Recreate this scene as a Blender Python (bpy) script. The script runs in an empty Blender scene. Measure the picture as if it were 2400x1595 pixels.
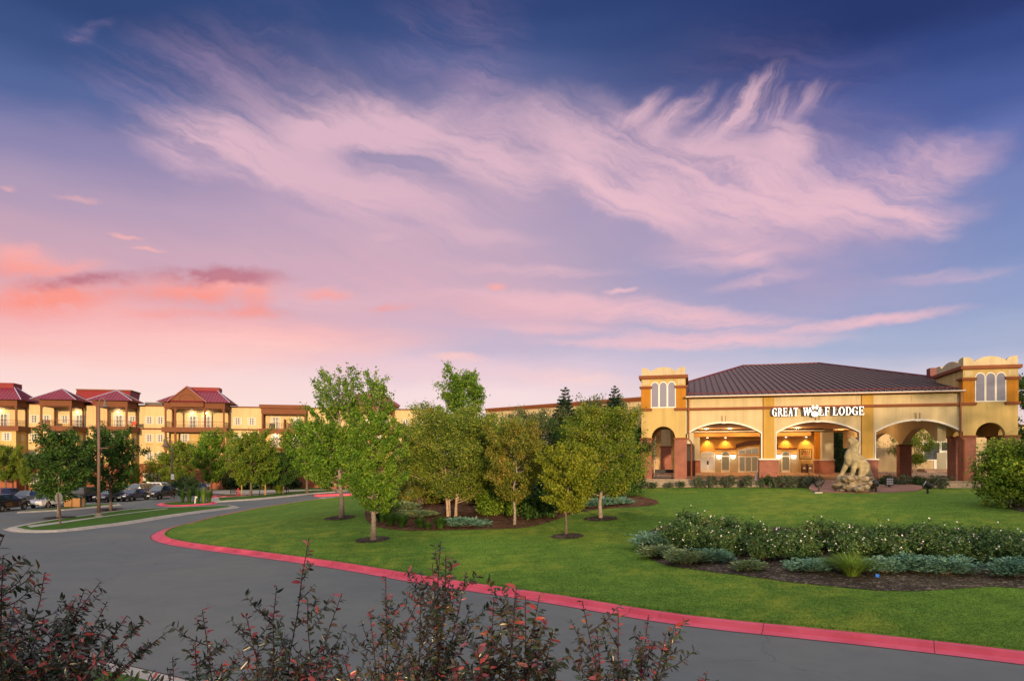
import bpy, bmesh, math, random
import numpy as np
from mathutils import Vector, Matrix
R = math.radians
SC = bpy.context.scene
COL = SC.collection
# ------------------------------------------------------------------ camera
EYE = 5.0
FPX = 1600.0            # focal length in photo pixels (24 mm on 36 mm, 2400 px wide)
HORY = 1077.0
cd = bpy.data.cameras.new('camera'); cam = bpy.data.objects.new('camera', cd); COL.objects.link(cam)
cam.location = (0, 0, EYE); cam.rotation_euler = (R(90), 0, 0)
cd.sensor_width = 36; cd.lens = 24; cd.shift_y = (HORY - 797.5) / 2400
cd.clip_start = 0.1; cd.clip_end = 4000
SC.camera = cam
SC.view_settings.view_transform = 'Standard'; SC.view_settings.look = 'None'
SC.view_settings.exposure = 0.0; SC.view_settings.gamma = 1.0
SC.cycles.max_bounces = 6; SC.cycles.diffuse_bounces = 3; SC.cycles.glossy_bounces = 3
SC.cycles.transmission_bounces = 4; SC.cycles.transparent_max_bounces = 6
SC.cycles.use_denoising = True
SC.cycles.sample_clamp_indirect = 4.0

def lin(c):
    c /= 255.0
    return c / 12.92 if c <= 0.04045 else ((c + 0.055) / 1.055) ** 2.4
def S(r, g, b): return (lin(r), lin(g), lin(b), 1.0)

# ------------------------------------------------------------------ node helpers
class NT:
    def __init__(s, tree): s.t = tree; s.n = tree.nodes; s.l = tree.links
    def new(s, typ, **kw):
        n = s.n.new(typ)
        for k, v in kw.items(): setattr(n, k, v)
        return n
    def put(s, sock, v):
        if hasattr(v, 'is_output'): s.l.new(v, sock)
        elif v is not None: sock.default_value = v
    def m(s, op, a, b=None, c=None, clamp=False):
        n = s.new('ShaderNodeMath', operation=op, use_clamp=clamp)
        s.put(n.inputs[0], a)
        if b is not None: s.put(n.inputs[1], b)
        if c is not None: s.put(n.inputs[2], c)
        return n.outputs[0]
    def vm(s, op, a, b=None):
        n = s.new('ShaderNodeVectorMath', operation=op)
        s.put(n.inputs[0], a)
        if b is not None: s.put(n.inputs[1], b)
        return n.outputs['Value'] if op in ('LENGTH', 'DOT_PRODUCT') else n.outputs[0]
    def scale(s, a, f):
        n = s.new('ShaderNodeVectorMath', operation='SCALE'); s.put(n.inputs[0], a); s.put(n.inputs['Scale'], f); return n.outputs[0]
    def comb(s, x, y, z=0.0):
        n = s.new('ShaderNodeCombineXYZ'); s.put(n.inputs[0], x); s.put(n.inputs[1], y); s.put(n.inputs[2], z); return n.outputs[0]
    def sep(s, v):
        n = s.new('ShaderNodeSeparateXYZ'); s.put(n.inputs[0], v); return n.outputs
    def noise(s, vec, scale, detail=4, rough=0.55, dist=0.0, dim='3D', lac=2.0):
        n = s.new('ShaderNodeTexNoise', noise_dimensions=dim)
        s.put(n.inputs['Vector'], vec); n.inputs['Scale'].default_value = scale
        n.inputs['Detail'].default_value = detail; n.inputs['Roughness'].default_value = rough
        n.inputs['Distortion'].default_value = dist; n.inputs['Lacunarity'].default_value = lac
        return n.outputs
    def ramp(s, f, stops, interp='LINEAR'):
        n = s.new('ShaderNodeValToRGB'); cr = n.color_ramp; cr.interpolation = interp
        while len(cr.elements) < len(stops): cr.elements.new(0.5)
        for e, (p, c) in zip(cr.elements, stops):
            e.position = p; e.color = c if hasattr(c, '__len__') else (c, c, c, 1)
        s.put(n.inputs[0], f); return n.outputs[0]
    def mix(s, f, a, b, blend='MIX'):
        n = s.new('ShaderNodeMix', data_type='RGBA', blend_type=blend)
        s.put(n.inputs[0], f); s.put(n.inputs[6], a); s.put(n.inputs[7], b); return n.outputs[2]
    def map(s, v, a, b, c=0.0, d=1.0, smooth=True):
        n = s.new('ShaderNodeMapRange', interpolation_type='SMOOTHSTEP' if smooth else 'LINEAR')
        s.put(n.inputs[0], v)
        for i, q in enumerate((a, b, c, d)): s.put(n.inputs[i + 1], q)
        return n.outputs[0]

# ------------------------------------------------------------------ sun
SUN_EL, SUN_AZ = 4.6, 9.0      # low evening sun behind the camera, a little to the right
sd = bpy.data.lights.new('sun', 'SUN'); sd.energy = 5.0; sd.angle = R(0.9); sd.color = (1.0, 0.69, 0.38)
sun = bpy.data.objects.new('sun', sd); COL.objects.link(sun); sun.location = (10, -60, 30)
_d = Vector((math.sin(R(SUN_AZ)) * math.cos(R(SUN_EL)), -math.cos(R(SUN_AZ)) * math.cos(R(SUN_EL)), math.sin(R(SUN_EL))))
sun.rotation_euler = _d.to_track_quat('Z', 'Y').to_euler()

# ------------------------------------------------------------------ world: evening sky with pink cirrus
def azel(px, py):
    k = (px - 1200) / FPX; m = (HORY - py) / FPX
    return math.atan(k), math.atan(m / math.sqrt(1 + k * k))
def build_world():
    w = bpy.data.worlds.new('World'); SC.world = w; w.use_nodes = True
    T = NT(w.node_tree); T.n.clear()
    d = T.new('ShaderNodeTexCoord').outputs['Generated']
    X, Y, Z = T.sep(d)
    az = T.m('ARCTAN2', X, Y); el = T.m('ARCSINE', Z)
    P = T.comb(az, el)
    # base gradients (three columns of the sky, blended by azimuth)
    def col(px, rows):
        return [(max(0, min(1, azel(px, y)[1] / 0.62)), S(*c)) for y, c in sorted(rows, key=lambda r: -r[0])]
    e = T.m('DIVIDE', el, 0.62, clamp=True)
    wob = T.noise(T.comb(T.m('MULTIPLY', az, 1.5), T.m('MULTIPLY', el, 5.0)), 2.2, 4, .55)[0]
    e = T.m('ADD', e, T.m('MULTIPLY', T.m('SUBTRACT', wob, .5), .10))
    cl = T.ramp(e, col(150, [(1077, (253, 214, 196)), (940, (252, 226, 216)), (880, (251, 216, 212)), (800, (250, 190, 186)), (740, (243, 176, 178)), (650, (212, 168, 182)), (560, (196, 162, 182)), (450, (172, 152, 182)), (340, (138, 132, 174)), (220, (84, 102, 154)), (110, (60, 82, 134)), (0, (48, 70, 120))]), 'EASE')
    cc = T.ramp(e, col(1150, [(1077, (250, 222, 214)), (930, (246, 220, 222)), (870, (228, 202, 216)), (800, (196, 182, 206)), (700, (188, 168, 192)), (600, (180, 162, 188)), (500, (172, 156, 186)), (400, (150, 142, 176)), (300, (122, 122, 164)), (180, (82, 96, 146)), (80, (58, 78, 130)), (0, (48, 68, 120))]), 'EASE')
    cr = T.ramp(e, col(2200, [(1077, (248, 218, 208)), (950, (228, 206, 210)), (880, (204, 198, 214)), (800, (168, 178, 208)), (700, (144, 158, 200)), (600, (128, 144, 192)), (480, (118, 132, 184)), (360, (100, 114, 174)), (240, (74, 92, 154)), (120, (54, 72, 132)), (0, (38, 54, 108))]), 'EASE')
    fa = T.map(az, azel(250, 600)[0], azel(1100, 600)[0]); fb = T.map(az, azel(1150, 600)[0], azel(2050, 600)[0])
    base = T.mix(fb, T.mix(fa, cl, cc), cr)
    # warped coordinates
    n1 = T.noise(T.comb(T.m('MULTIPLY', az, 1.0), T.m('MULTIPLY', el, 1.7), 3.1), 5.0, 5, .55)[1]
    n2 = T.noise(T.comb(az, T.m('MULTIPLY', el, 1.6), 7.7), 19.0, 6, .62)[1]
    wv = T.vm('ADD', T.scale(T.vm('SUBTRACT', n1, (.5, .5, .5)), .085), T.scale(T.vm('SUBTRACT', n2, (.5, .5, .5)), .020))
    PW = T.vm('MULTIPLY', T.vm('ADD', P, wv), (1, 1, 0))
    n3 = T.vm('ADD', T.scale(T.vm('SUBTRACT', n1, (.5, .5, .5)), .035), T.scale(T.vm('SUBTRACT', n2, (.5, .5, .5)), .022))
    PL = T.vm('MULTIPLY', T.vm('ADD', P, n3), (1, 1, 0))
    def blob(x1, y1, x2, y2, hw, amp, src):
        a1, b1 = azel(x1, y1); a2, b2 = azel(x2, y2)
        ca, cb = (a1 + a2) / 2, (b1 + b2) / 2
        L = math.hypot(a2 - a1, b2 - b1) / 2 * 1.25; W = hw / FPX * .92 * 1.35
        th = math.atan2(b2 - b1, a2 - a1)
        n = T.new('ShaderNodeMapping', vector_type='TEXTURE')
        T.put(n.inputs[0], src); n.inputs[1].default_value = (ca, cb, 0); n.inputs[2].default_value = (0, 0, th); n.inputs[3].default_value = (L, W, 1)
        return T.map(T.vm('LENGTH', n.outputs[0]), 1.0, 0.0, 0.0, amp)
    last = [None]
    def total(lst, src):
        acc = None
        for i, b in enumerate(lst):
            # every few blobs the next ones wait for the sum so far: keeps the shader's stack small
            if last[0] is not None and i % 6 == 0:
                n = T.new('ShaderNodeVectorMath', operation='MULTIPLY_ADD'); T.put(n.inputs[0], last[0]); n.inputs[1].default_value = (1e-7, 1e-7, 0); T.put(n.inputs[2], src); cur = n.outputs[0]
            elif i == 0: cur = src
            v = blob(*b, cur)
            acc = v if acc is None else T.m('ADD', acc, v)
            last[0] = acc
        return acc
    # streak textures along three directions
    def streak(ang, sx, sy, seed, detail=8, rough=.66):
        n = T.new('ShaderNodeMapping', vector_type='TEXTURE'); T.put(n.inputs[0], PW)
        n.inputs[1].default_value = (seed, seed * .7, 0); n.inputs[2].default_value = (0, 0, ang); n.inputs[3].default_value = (sx, sy, 1)
        return T.noise(n.outputs[0], 1.0, detail, rough)[0]
    sA = streak(R(-16), .30, .042, 3.3); sB = streak(R(-24), .24, .040, 9.1); sC = streak(R(52), .14, .022, 5.5); sH = streak(R(2), .28, .028, 1.9)
    def tex(mask, s, lo=.26, hi=.66, keep=.25):
        return T.m('MULTIPLY', mask, T.m('ADD', keep, T.map(s, lo, hi, 0.0, 1.0 - keep + .15)), clamp=False)
    c1 = tex(total([(280, 300, 720, 400, 66, 1.05), (480, 370, 1080, 485, 56, 1.05), (620, 330, 1010, 265, 60, 1.0), (800, 285, 1230, 330, 85, .75), (1000, 345, 1290, 420, 50, .6),
                    (380, 300, 1000, 300, 110, .4), (600, 450, 1250, 540, 80, .4), (1000, 300, 1400, 400, 110, .4)], PW), sA, .32, .64, .20)
    gap = tex(total([(760, 345, 1090, 395, 22, .6)], PW), sA, .2, .6, .5)
    c1 = T.m('SUBTRACT', c1, gap, clamp=True)
    c2 = tex(total([(1230, 345, 1640, 555, 38, 1.1), (1330, 350, 1950, 480, 110, .9), (1650, 455, 2260, 500, 66, 1.0), (1900, 440, 2380, 345, 52, .62), (1180, 330, 1500, 330, 95, .6), (1350, 400, 2250, 460, 150, .35),
                    (1760, 300, 1900, 400, 50, .7), (2050, 480, 2240, 545, 36, .5)], PW), sB, .32, .64, .22)
    c2w = tex(total([(1600, 350, 1820, 170, 40, .85), (1520, 330, 1660, 190, 24, .6), (1430, 320, 1570, 215, 30, .55), (1700, 300, 1960, 220, 40, .4)], PW), sC, .36, .66, .12)
    c3 = tex(total([(1150, 690, 1960, 765, 30, 1.1), (1000, 680, 1500, 730, 26, .7), (1420, 795, 2000, 790, 22, .9), (1820, 775, 2280, 725, 15, .85), (960, 700, 1420, 735, 30, .55), (1500, 610, 1960, 570, 42, .45), (1650, 560, 1850, 640, 26, .4),
                    (1420, 685, 1500, 680, 8, .9), (1650, 680, 1920, 640, 14, .35), (2050, 660, 2400, 640, 16, .3), (950, 540, 1300, 560, 22, .3), (860, 550, 940, 560, 9, .5), (500, 700, 1100, 690, 26, .5), (1000, 620, 1500, 640, 16, .4), (1250, 800, 1700, 815, 14, .6), (1100, 760, 1500, 775, 14, .5)], PL), sH, .34, .62, .25)
    up = T.m('ADD', T.m('ADD', c1, c2), T.m('ADD', c2w, c3))
    up = T.m('SUBTRACT', 1.0, T.m('POWER', 2.718, T.m('MULTIPLY', up, -1.75)), clamp=True)
    pinkU = T.mix(T.map(el, .1, .5), S(248, 194, 200), S(243, 197, 207))
    sky = T.mix(T.m('MULTIPLY', up, .95), base, pinkU)
    hz = T.m('MULTIPLY', total([(-100, 520, 1500, 560, 230, .55), (400, 640, 1500, 700, 130, .40), (300, 260, 1500, 330, 170, .24), (1300, 380, 2300, 430, 170, .25), (900, 720, 1700, 740, 60, .45), (1450, 560, 2300, 610, 90, .28), (1500, 690, 2350, 700, 70, .25)], PW), T.map(sA, .2, .7, .55, 1.0))
    sky = T.mix(hz, sky, T.mix(T.map(el, .15, .45), S(232, 180, 190), S(196, 164, 188)))
    # wide faint veils
    v1 = tex(total([(120, 250, 760, 110, 110, .40), (820, 130, 1260, 60, 120, .28), (1020, 190, 1240, 260, 80, .35), (120, 60, 230, 100, 16, .6), (150, 85, 260, 60, 12, .3), (1500, 150, 2200, 260, 120, .16)], PW), sA, .38, .66, .1)
    sky = T.mix(v1, sky, S(176, 146, 180))
    # low pink layer at the left and the coral cloud
    lo = tex(total([(-100, 770, 900, 790, 60, .8), (350, 775, 1120, 800, 34, .75), (-100, 845, 800, 840, 40, .55), (1000, 835, 1150, 838, 12, .9), (1180, 870, 1520, 902, 24, .75), (700, 850, 1400, 875, 40, .4)], PL), sH, .25, .6, .5)
    sky = T.mix(T.m('MULTIPLY', lo, .8, clamp=True), sky, T.mix(T.map(el, .1, .22), S(254, 214, 208), S(252, 178, 176)))
    bumpy = T.noise(T.comb(az, T.m('MULTIPLY', el, 1.5), 2.0), 26.0, 6, .62)[0]
    co = T.m('MULTIPLY', total([(-120, 690, 330, 690, 44, 1.2), (260, 685, 680, 672, 36, 1.2), (-60, 585, 135, 600, 22, 1.0), (-80, 620, 270, 622, 18, 1.0), (480, 735, 700, 735, 20, .75), (560, 690, 660, 700, 34, .8), (690, 686, 830, 684, 14, .9), (860, 718, 980, 712, 10, .7), (1140, 671, 1200, 671, 8, .9), (250, 740, 560, 730, 12, .4)], PL),
             T.map(bumpy, .30, .56, .30, 1.0), clamp=True)
    sky = T.mix(T.m('MULTIPLY', co, .92), sky, T.mix(T.map(el, .205, .245), S(252, 150, 136), S(250, 172, 168)))
    dk = T.m('MULTIPLY', total([(40, 655, 360, 660, 17, 1.2), (330, 648, 690, 648, 21, 1.4)], PL), T.map(bumpy, .28, .56, .2, 1.0), clamp=True)
    sky = T.mix(T.m('MULTIPLY', dk, .8), sky, S(186, 112, 130))
    wisp = tex(total([(240, 545, 340, 555, 6, .8), (290, 580, 390, 592, 7, .95), (120, 455, 250, 475, 8, .45), (0, 435, 50, 445, 7, .5)], PL), sH, .3, .5, .3)
    sky = T.mix(wisp, sky, S(240, 178, 178))
    # overhead and behind the camera: sky made brighter than the visible part, to light the ground
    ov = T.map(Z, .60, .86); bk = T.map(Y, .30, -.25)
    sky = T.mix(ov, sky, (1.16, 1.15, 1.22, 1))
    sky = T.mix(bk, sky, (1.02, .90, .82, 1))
    sky = T.mix(T.map(Z, -.02, -.10), sky, (.12, .13, .10, 1))
    nis = T.new('ShaderNodeTexSky', sky_type='NISHITA'); nis.sun_disc = False
    nis.sun_elevation = R(SUN_EL); nis.sun_rotation = R(180 - SUN_AZ)
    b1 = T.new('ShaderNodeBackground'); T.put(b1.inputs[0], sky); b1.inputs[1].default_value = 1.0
    b2 = T.new('ShaderNodeBackground'); T.put(b2.inputs[0], nis.outputs[0]); b2.inputs[1].default_value = 0.003
    ad = T.new('ShaderNodeAddShader'); T.l.new(b1.outputs[0], ad.inputs[0]); T.l.new(b2.outputs[0], ad.inputs[1])
    o = T.new('ShaderNodeOutputWorld'); T.l.new(ad.outputs[0], o.inputs[0])
    w.cycles.sampling_method = 'MANUAL'; w.cycles.sample_map_resolution = 512
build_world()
# ------------------------------------------------------------------ materials
MATS = {}
def base_mat(name):
    m = bpy.data.materials.new(name); m.use_nodes = True
    T = NT(m.node_tree); T.n.clear()
    p = T.new('ShaderNodeBsdfPrincipled'); o = T.new('ShaderNodeOutputMaterial'); T.l.new(p.outputs[0], o.inputs[0])
    return m, T, p, o
def M(name, col, rough=.8, var=.12, scale=3.0, bump=0.0, bscale=25.0, spec=.3, metal=0.0, coat=0.0, emit=None, estr=0.0, fine=0.0):
    if name in MATS: return MATS[name]
    m, T, p, o = base_mat(name)
    c = (col[0], col[1], col[2], 1)
    pos = T.new('ShaderNodeNewGeometry').outputs['Position']
    if var > 0:
        n = T.noise(pos, scale, 5, .6)[0]
        f = T.map(n, .3, .7, 1 - var, 1 + var, smooth=False)
        if fine:
            f = T.m('MULTIPLY', f, T.map(T.noise(pos, scale * 14, 2, .6)[0], .3, .7, 1 - fine, 1 + fine, smooth=False))
        if 'stucco' in name or 'wing' in name or 'annex' in name:
            f = T.m('MULTIPLY', f, T.map(T.noise(T.vm('MULTIPLY', pos, (2.2, 2.2, .10)), 1.0, 4, .6)[0], .35, .75, 1.05, .86))
        cc = T.vm('SCALE', c[:3]); nd = cc.node; T.put(nd.inputs['Scale'], f)
        T.put(p.inputs['Base Color'], cc)
    else: p.inputs['Base Color'].default_value = c
    p.inputs['Roughness'].default_value = rough; p.inputs['Metallic'].default_value = metal
    p.inputs['Specular IOR Level'].default_value = spec; p.inputs['Coat Weight'].default_value = coat
    p.inputs['Coat Roughness'].default_value = .05
    if emit: p.inputs['Emission Color'].default_value = (*emit[:3], 1); p.inputs['Emission Strength'].default_value = estr
    if bump:
        b = T.new('ShaderNodeBump'); b.inputs['Strength'].default_value = bump; b.inputs['Distance'].default_value = .03
        T.put(b.inputs['Height'], T.noise(pos, bscale, 4, .6)[0]); T.put(p.inputs['Normal'], b.outputs[0])
    MATS[name] = m; return m
def leaf_mat(name, cols, trans=.2, rough=.55, spec=.2):
    """leaf colours vary leaf by leaf between the given colours"""
    if name in MATS: return MATS[name]
    m, T, p, o = base_mat(name)
    g = T.new('ShaderNodeNewGeometry')
    pos = g.outputs['Position']
    f = T.m('ADD', T.m('MULTIPLY', g.outputs['Random Per Island'], .7), T.m('MULTIPLY', T.map(T.noise(pos, .9, 2, .5)[0], .3, .7), .3))
    f = T.m('POWER', f, 1.3)
    st = [(i / (len(cols) - 1), (*c[:3], 1)) for i, c in enumerate(cols)]
    c = T.ramp(f, st)
    T.put(p.inputs['Base Color'], c); p.inputs['Roughness'].default_value = rough; p.inputs['Specular IOR Level'].default_value = spec
    tr = T.new('ShaderNodeBsdfTranslucent'); T.put(tr.inputs[0], c)
    mx = T.new('ShaderNodeMixShader'); mx.inputs[0].default_value = trans
    T.l.new(p.outputs[0], mx.inputs[1]); T.l.new(tr.outputs[0], mx.inputs[2]); T.l.new(mx.outputs[0], o.inputs[0])
    MATS[name] = m; return m
def brick_mat(name, c1, c2, mortar, w=.22, h=.075):
    if name in MATS: return MATS[name]
    m, T, p, o = base_mat(name)
    ob = T.new('ShaderNodeTexCoord').outputs['Object']; x, y, z = T.sep(ob)
    v = T.comb(T.m('ADD', x, y), z)
    b = T.new('ShaderNodeTexBrick'); T.put(b.inputs['Vector'], v)
    for k, q in (('Scale', 1.0), ('Mortar Size', .011), ('Mortar Smooth', .1), ('Bias', 0.0), ('Brick Width', w), ('Row Height', h)): b.inputs[k].default_value = q
    b.inputs['Color1'].default_value = (*c1, 1); b.inputs['Color2'].default_value = (*c2, 1); b.inputs['Mortar'].default_value = (*mortar, 1)
    n = T.noise(ob, 1.3, 4, .6)[0]
    cc = T.vm('SCALE', b.outputs[0]); T.put(cc.node.inputs['Scale'], T.map(n, .3, .7, .8, 1.15, smooth=False))
    T.put(p.inputs['Base Color'], cc); p.inputs['Roughness'].default_value = .85
    bp = T.new('ShaderNodeBump'); bp.inputs['Strength'].default_value = .5; bp.inputs['Distance'].default_value = .02; bp.invert = True
    T.put(bp.inputs['Height'], b.outputs['Fac']); T.put(p.inputs['Normal'], bp.outputs[0])
    MATS[name] = m; return m
def glass_mat(name, col=(.03, .04, .05), rough=.04, spec=.9, emit=None, estr=0.0):
    return M(name, col, rough=rough, var=0, spec=spec, coat=.6, emit=emit, estr=estr)

# ------------------------------------------------------------------ mesh builder
class MB:
    def __init__(s): s.v = []; s.f = []; s.arr = []
    def add(s, vs, fs):
        k = len(s.v); s.v.extend(vs); s.f.extend([tuple(i + k for i in f) for f in fs]); return s
    def box(s, x0, x1, y0, y1, z0, z1):
        vs = [(x, y, z) for z in (z0, z1) for y in (y0, y1) for x in (x0, x1)]
        return s.add(vs, [(0, 2, 3, 1), (4, 5, 7, 6), (0, 1, 5, 4), (2, 6, 7, 3), (0, 4, 6, 2), (1, 3, 7, 5)])
    def prism(s, pts, ext):
        """a closed polygon of 3D points extruded by a vector"""
        n = len(pts); e = Vector(ext)
        vs = [tuple(p) for p in pts] + [tuple(Vector(p) + e) for p in pts]
        fs = [tuple(range(n - 1, -1, -1)), tuple(range(n, 2 * n))] + [(i, (i + 1) % n, n + (i + 1) % n, n + i) for i in range(n)]
        return s.add(vs, fs)
    def tube(s, pts, rad, n=6, cap=True):
        pts = [Vector(p) for p in pts]; m = len(pts)
        if not hasattr(rad, '__len__'): rad = [rad] * m
        vs = []; ref = None
        for i, p in enumerate(pts):
            t = (pts[min(i + 1, m - 1)] - pts[max(i - 1, 0)])
            t = t.normalized() if t.length > 1e-9 else Vector((0, 0, 1))
            if ref is None: ref = t.orthogonal().normalized()
            a = (ref - t * ref.dot(t)); a = a.normalized() if a.length > 1e-6 else t.orthogonal().normalized(); ref = a; b = t.cross(a)
            for k in range(n):
                q = 2 * math.pi * k / n; vs.append(tuple(p + (a * math.cos(q) + b * math.sin(q)) * rad[i]))
        fs = [(i * n + k, i * n + (k + 1) % n, (i + 1) * n + (k + 1) % n, (i + 1) * n + k) for i in range(m - 1) for k in range(n)]
        if cap: fs += [tuple(range(n - 1, -1, -1)), tuple(range((m - 1) * n, m * n))]
        return s.add(vs, fs)
    def lathe(s, prof, c=(0, 0, 0), n=16):
        vs = [(c[0] + r * math.cos(2 * math.pi * k / n), c[1] + r * math.sin(2 * math.pi * k / n), c[2] + z) for r, z in prof for k in range(n)]
        m = len(prof)
        fs = [(i * n + k, i * n + (k + 1) % n, (i + 1) * n + (k + 1) % n, (i + 1) * n + k) for i in range(m - 1) for k in range(n)]
        fs += [tuple(range(n - 1, -1, -1)), tuple(range((m - 1) * n, m * n))]
        return s.add(vs, fs)
    def ball(s, c, r, nu=12, nv=8):
        rx, ry, rz = r if hasattr(r, '__len__') else (r, r, r)
        prof = [(math.sin(math.pi * i / nv), -math.cos(math.pi * i / nv)) for i in range(1, nv)]
        k0 = len(s.v)
        s.lathe(prof, n=nu)
        for i in range(k0, len(s.v)):
            x, y, z = s.v[i]; s.v[i] = (c[0] + x * rx, c[1] + y * ry, c[2] + z * rz)
        return s
    def quad(s, a, b, c, d): return s.add([tuple(a), tuple(b), tuple(c), tuple(d)], [(0, 1, 2, 3)])
def link(name, me, mat, parent=None, smooth=False):
    if mat is not None: me.materials.append(mat)
    o = bpy.data.objects.new(name, me); COL.objects.link(o)
    if parent is not None: o.parent = parent
    if smooth: me.shade_smooth()
    return o
def obj(name, mb, mat, parent=None, smooth=False, loc=None, bevel=0, rz=0):
    me = bpy.data.meshes.new(name)
    me.from_pydata(mb.v, [], mb.f); me.update()
    bm = bmesh.new(); bm.from_mesh(me); bmesh.ops.recalc_face_normals(bm, faces=bm.faces); bm.to_mesh(me); bm.free()
    o = link(name, me, mat, parent, smooth)
    if loc: o.location = loc
    if rz: o.rotation_euler = (0, 0, rz)
    if bevel:
        b = o.modifiers.new('bevel', 'BEVEL'); b.width = bevel; b.segments = 2; b.limit_method = 'ANGLE'
    return o
def np_mesh(name, V, F):
    """fast mesh from numpy: V (n,3), F (m,k)"""
    me = bpy.data.meshes.new(name); n, k = F.shape
    me.vertices.add(len(V)); me.vertices.foreach_set('co', np.ascontiguousarray(V, dtype=np.float32).ravel())
    me.loops.add(n * k); me.loops.foreach_set('vertex_index', np.ascontiguousarray(F, dtype=np.int32).ravel())
    me.polygons.add(n); me.polygons.foreach_set('loop_start', np.arange(0, n * k, k, dtype=np.int32))
    me.update(calc_edges=True); return me
def tag(o, label=None, cat=None, group=None, kind=None):
    for k, v in (('label', label), ('category', cat), ('group', group), ('kind', kind)):
        if v: o[k] = v
    return o
def thing(name, label, cat, loc=(0, 0, 0), rz=0, group=None):
    o = bpy.data.objects.new(name, None); COL.objects.link(o); o.location = loc; o.rotation_euler = (0, 0, rz); o.empty_display_size = .3
    return tag(o, label, cat, group)
def dup(root, loc, rz=0, label=None, group=None, sc=None):
    def cp(o, par):
        c = o.copy(); COL.objects.link(c)
        if par is not None: c.parent = par
        for ch in o.children: cp(ch, c)
        return c
    kids = list(root.children)
    r = root.copy(); COL.objects.link(r)
    for ch in kids: cp(ch, r)
    r.location = loc; r.rotation_euler = (0, 0, rz)
    if sc: r.scale = sc if hasattr(sc, '__len__') else (sc, sc, sc)
    if label: r['label'] = label
    if group: r['group'] = group
    return r

# ------------------------------------------------------------------ terrain
def flat(px, py, z=0.0):
    Y = (EYE - z) * FPX / (py - HORY); return ((px - 1200) / FPX * Y, Y)
KERB = [(60, -16), (34, 2.3), (20.5, 11.6)] + [flat(*p) for p in ((2400, 1546), (2000, 1499), (1600, 1456), (1300, 1407), (1000, 1362), (800, 1328), (600, 1300), (450, 1280), (392, 1269), (373, 1257), (392, 1243), (440, 1230))] + [(-25.6, 60), (-25.6, 72), (-24, 85), (-20, 98), (-11, 108), (4, 113), (40, 114), (90, 114)]
def smooth_line(pts, step=1.2):
    out = []
    n = len(pts)
    for i in range(n - 1):
        p0, p1, p2, p3 = (Vector(pts[max(i - 1, 0)]), Vector(pts[i]), Vector(pts[i + 1]), Vector(pts[min(i + 2, n - 1)]))
        L = (p2 - p1).length; k = max(1, int(L / step))
        # centripetal-like tangents keep the curve tight
        t1 = (p2 - p0) / max((p2 - p0).length, 1e-6) * L; t2 = (p3 - p1) / max((p3 - p1).length, 1e-6) * L
        for j in range(k):
            t = j / k
            h00 = 2 * t ** 3 - 3 * t * t + 1; h10 = t ** 3 - 2 * t * t + t; h01 = -2 * t ** 3 + 3 * t * t; h11 = t ** 3 - t * t
            out.append(tuple(p1 * h00 + t1 * h10 + p2 * h01 + t2 * h11))
    out.append(tuple(pts[-1])); return out
KL = smooth_line(KERB)
_KA = np.array(KL)
NEAR_EDGE = smooth_line([(-70, 25), (-34, 21.5), (-20, 19.2), (-12, 17.2), (-8, 15.4), (0, 10.3), (10, 3.6), (30, -10)])
_NA = np.array(NEAR_EDGE)
def _sd(A, x, y):
    """signed distance to a polyline: positive on its left-hand side"""
    a = A[:-1]; b = A[1:]; d = b - a; p = np.array((x, y)) - a
    t = np.clip((p * d).sum(1) / (d * d).sum(1), 0, 1)
    q = p - d * t[:, None]; dd = (q * q).sum(1); i = int(dd.argmin())
    cr = d[i, 0] * (y - a[i, 1]) - d[i, 1] * (x - a[i, 0])
    return math.sqrt(dd[i]) * (1 if cr > 0 else -1)
def kd(x, y): return -_sd(_KA, x, y)      # >0 inside the lawn island (right-hand side of the kerb line)
def nd(x, y): return -_sd(_NA, x, y)      # >0 on the camera's side of the road
def softcap(v, cap, k):
    return v if v < cap - k else cap - k * math.exp(-(v - (cap - k)) / k)
def g(x, y):
    d = kd(x, y)
    if d > 0: return .15 + softcap(.0775 * d, 2.75, .35)
    n = nd(x, y)
    if n > 0: return .13 + softcap(.33 * max(0, n - .3), 2.6, .5)
    return 0.0
def at(px, py, dz=0.0):
    """the ground point seen at a photo pixel"""
    k = (px - 1200) / FPX; m = (py - HORY) / FPX
    lo = 4.0; hi = None; Y = 8.0
    while Y < 260:
        if EYE - m * Y <= g(k * Y, Y) + dz: hi = Y; break
        lo = Y; Y += .5
    if hi is None: Y = EYE / max(m, .01); return (k * Y, Y, 0.0)
    for _ in range(18):
        mid = (lo + hi) / 2
        if EYE - m * mid <= g(k * mid, mid) + dz: hi = mid
        else: lo = mid
    return (k * hi, hi, g(k * hi, hi))
def pt(px, py, Y): return ((px - 1200) / FPX * Y, Y, EYE - (py - HORY) / FPX * Y)
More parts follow.
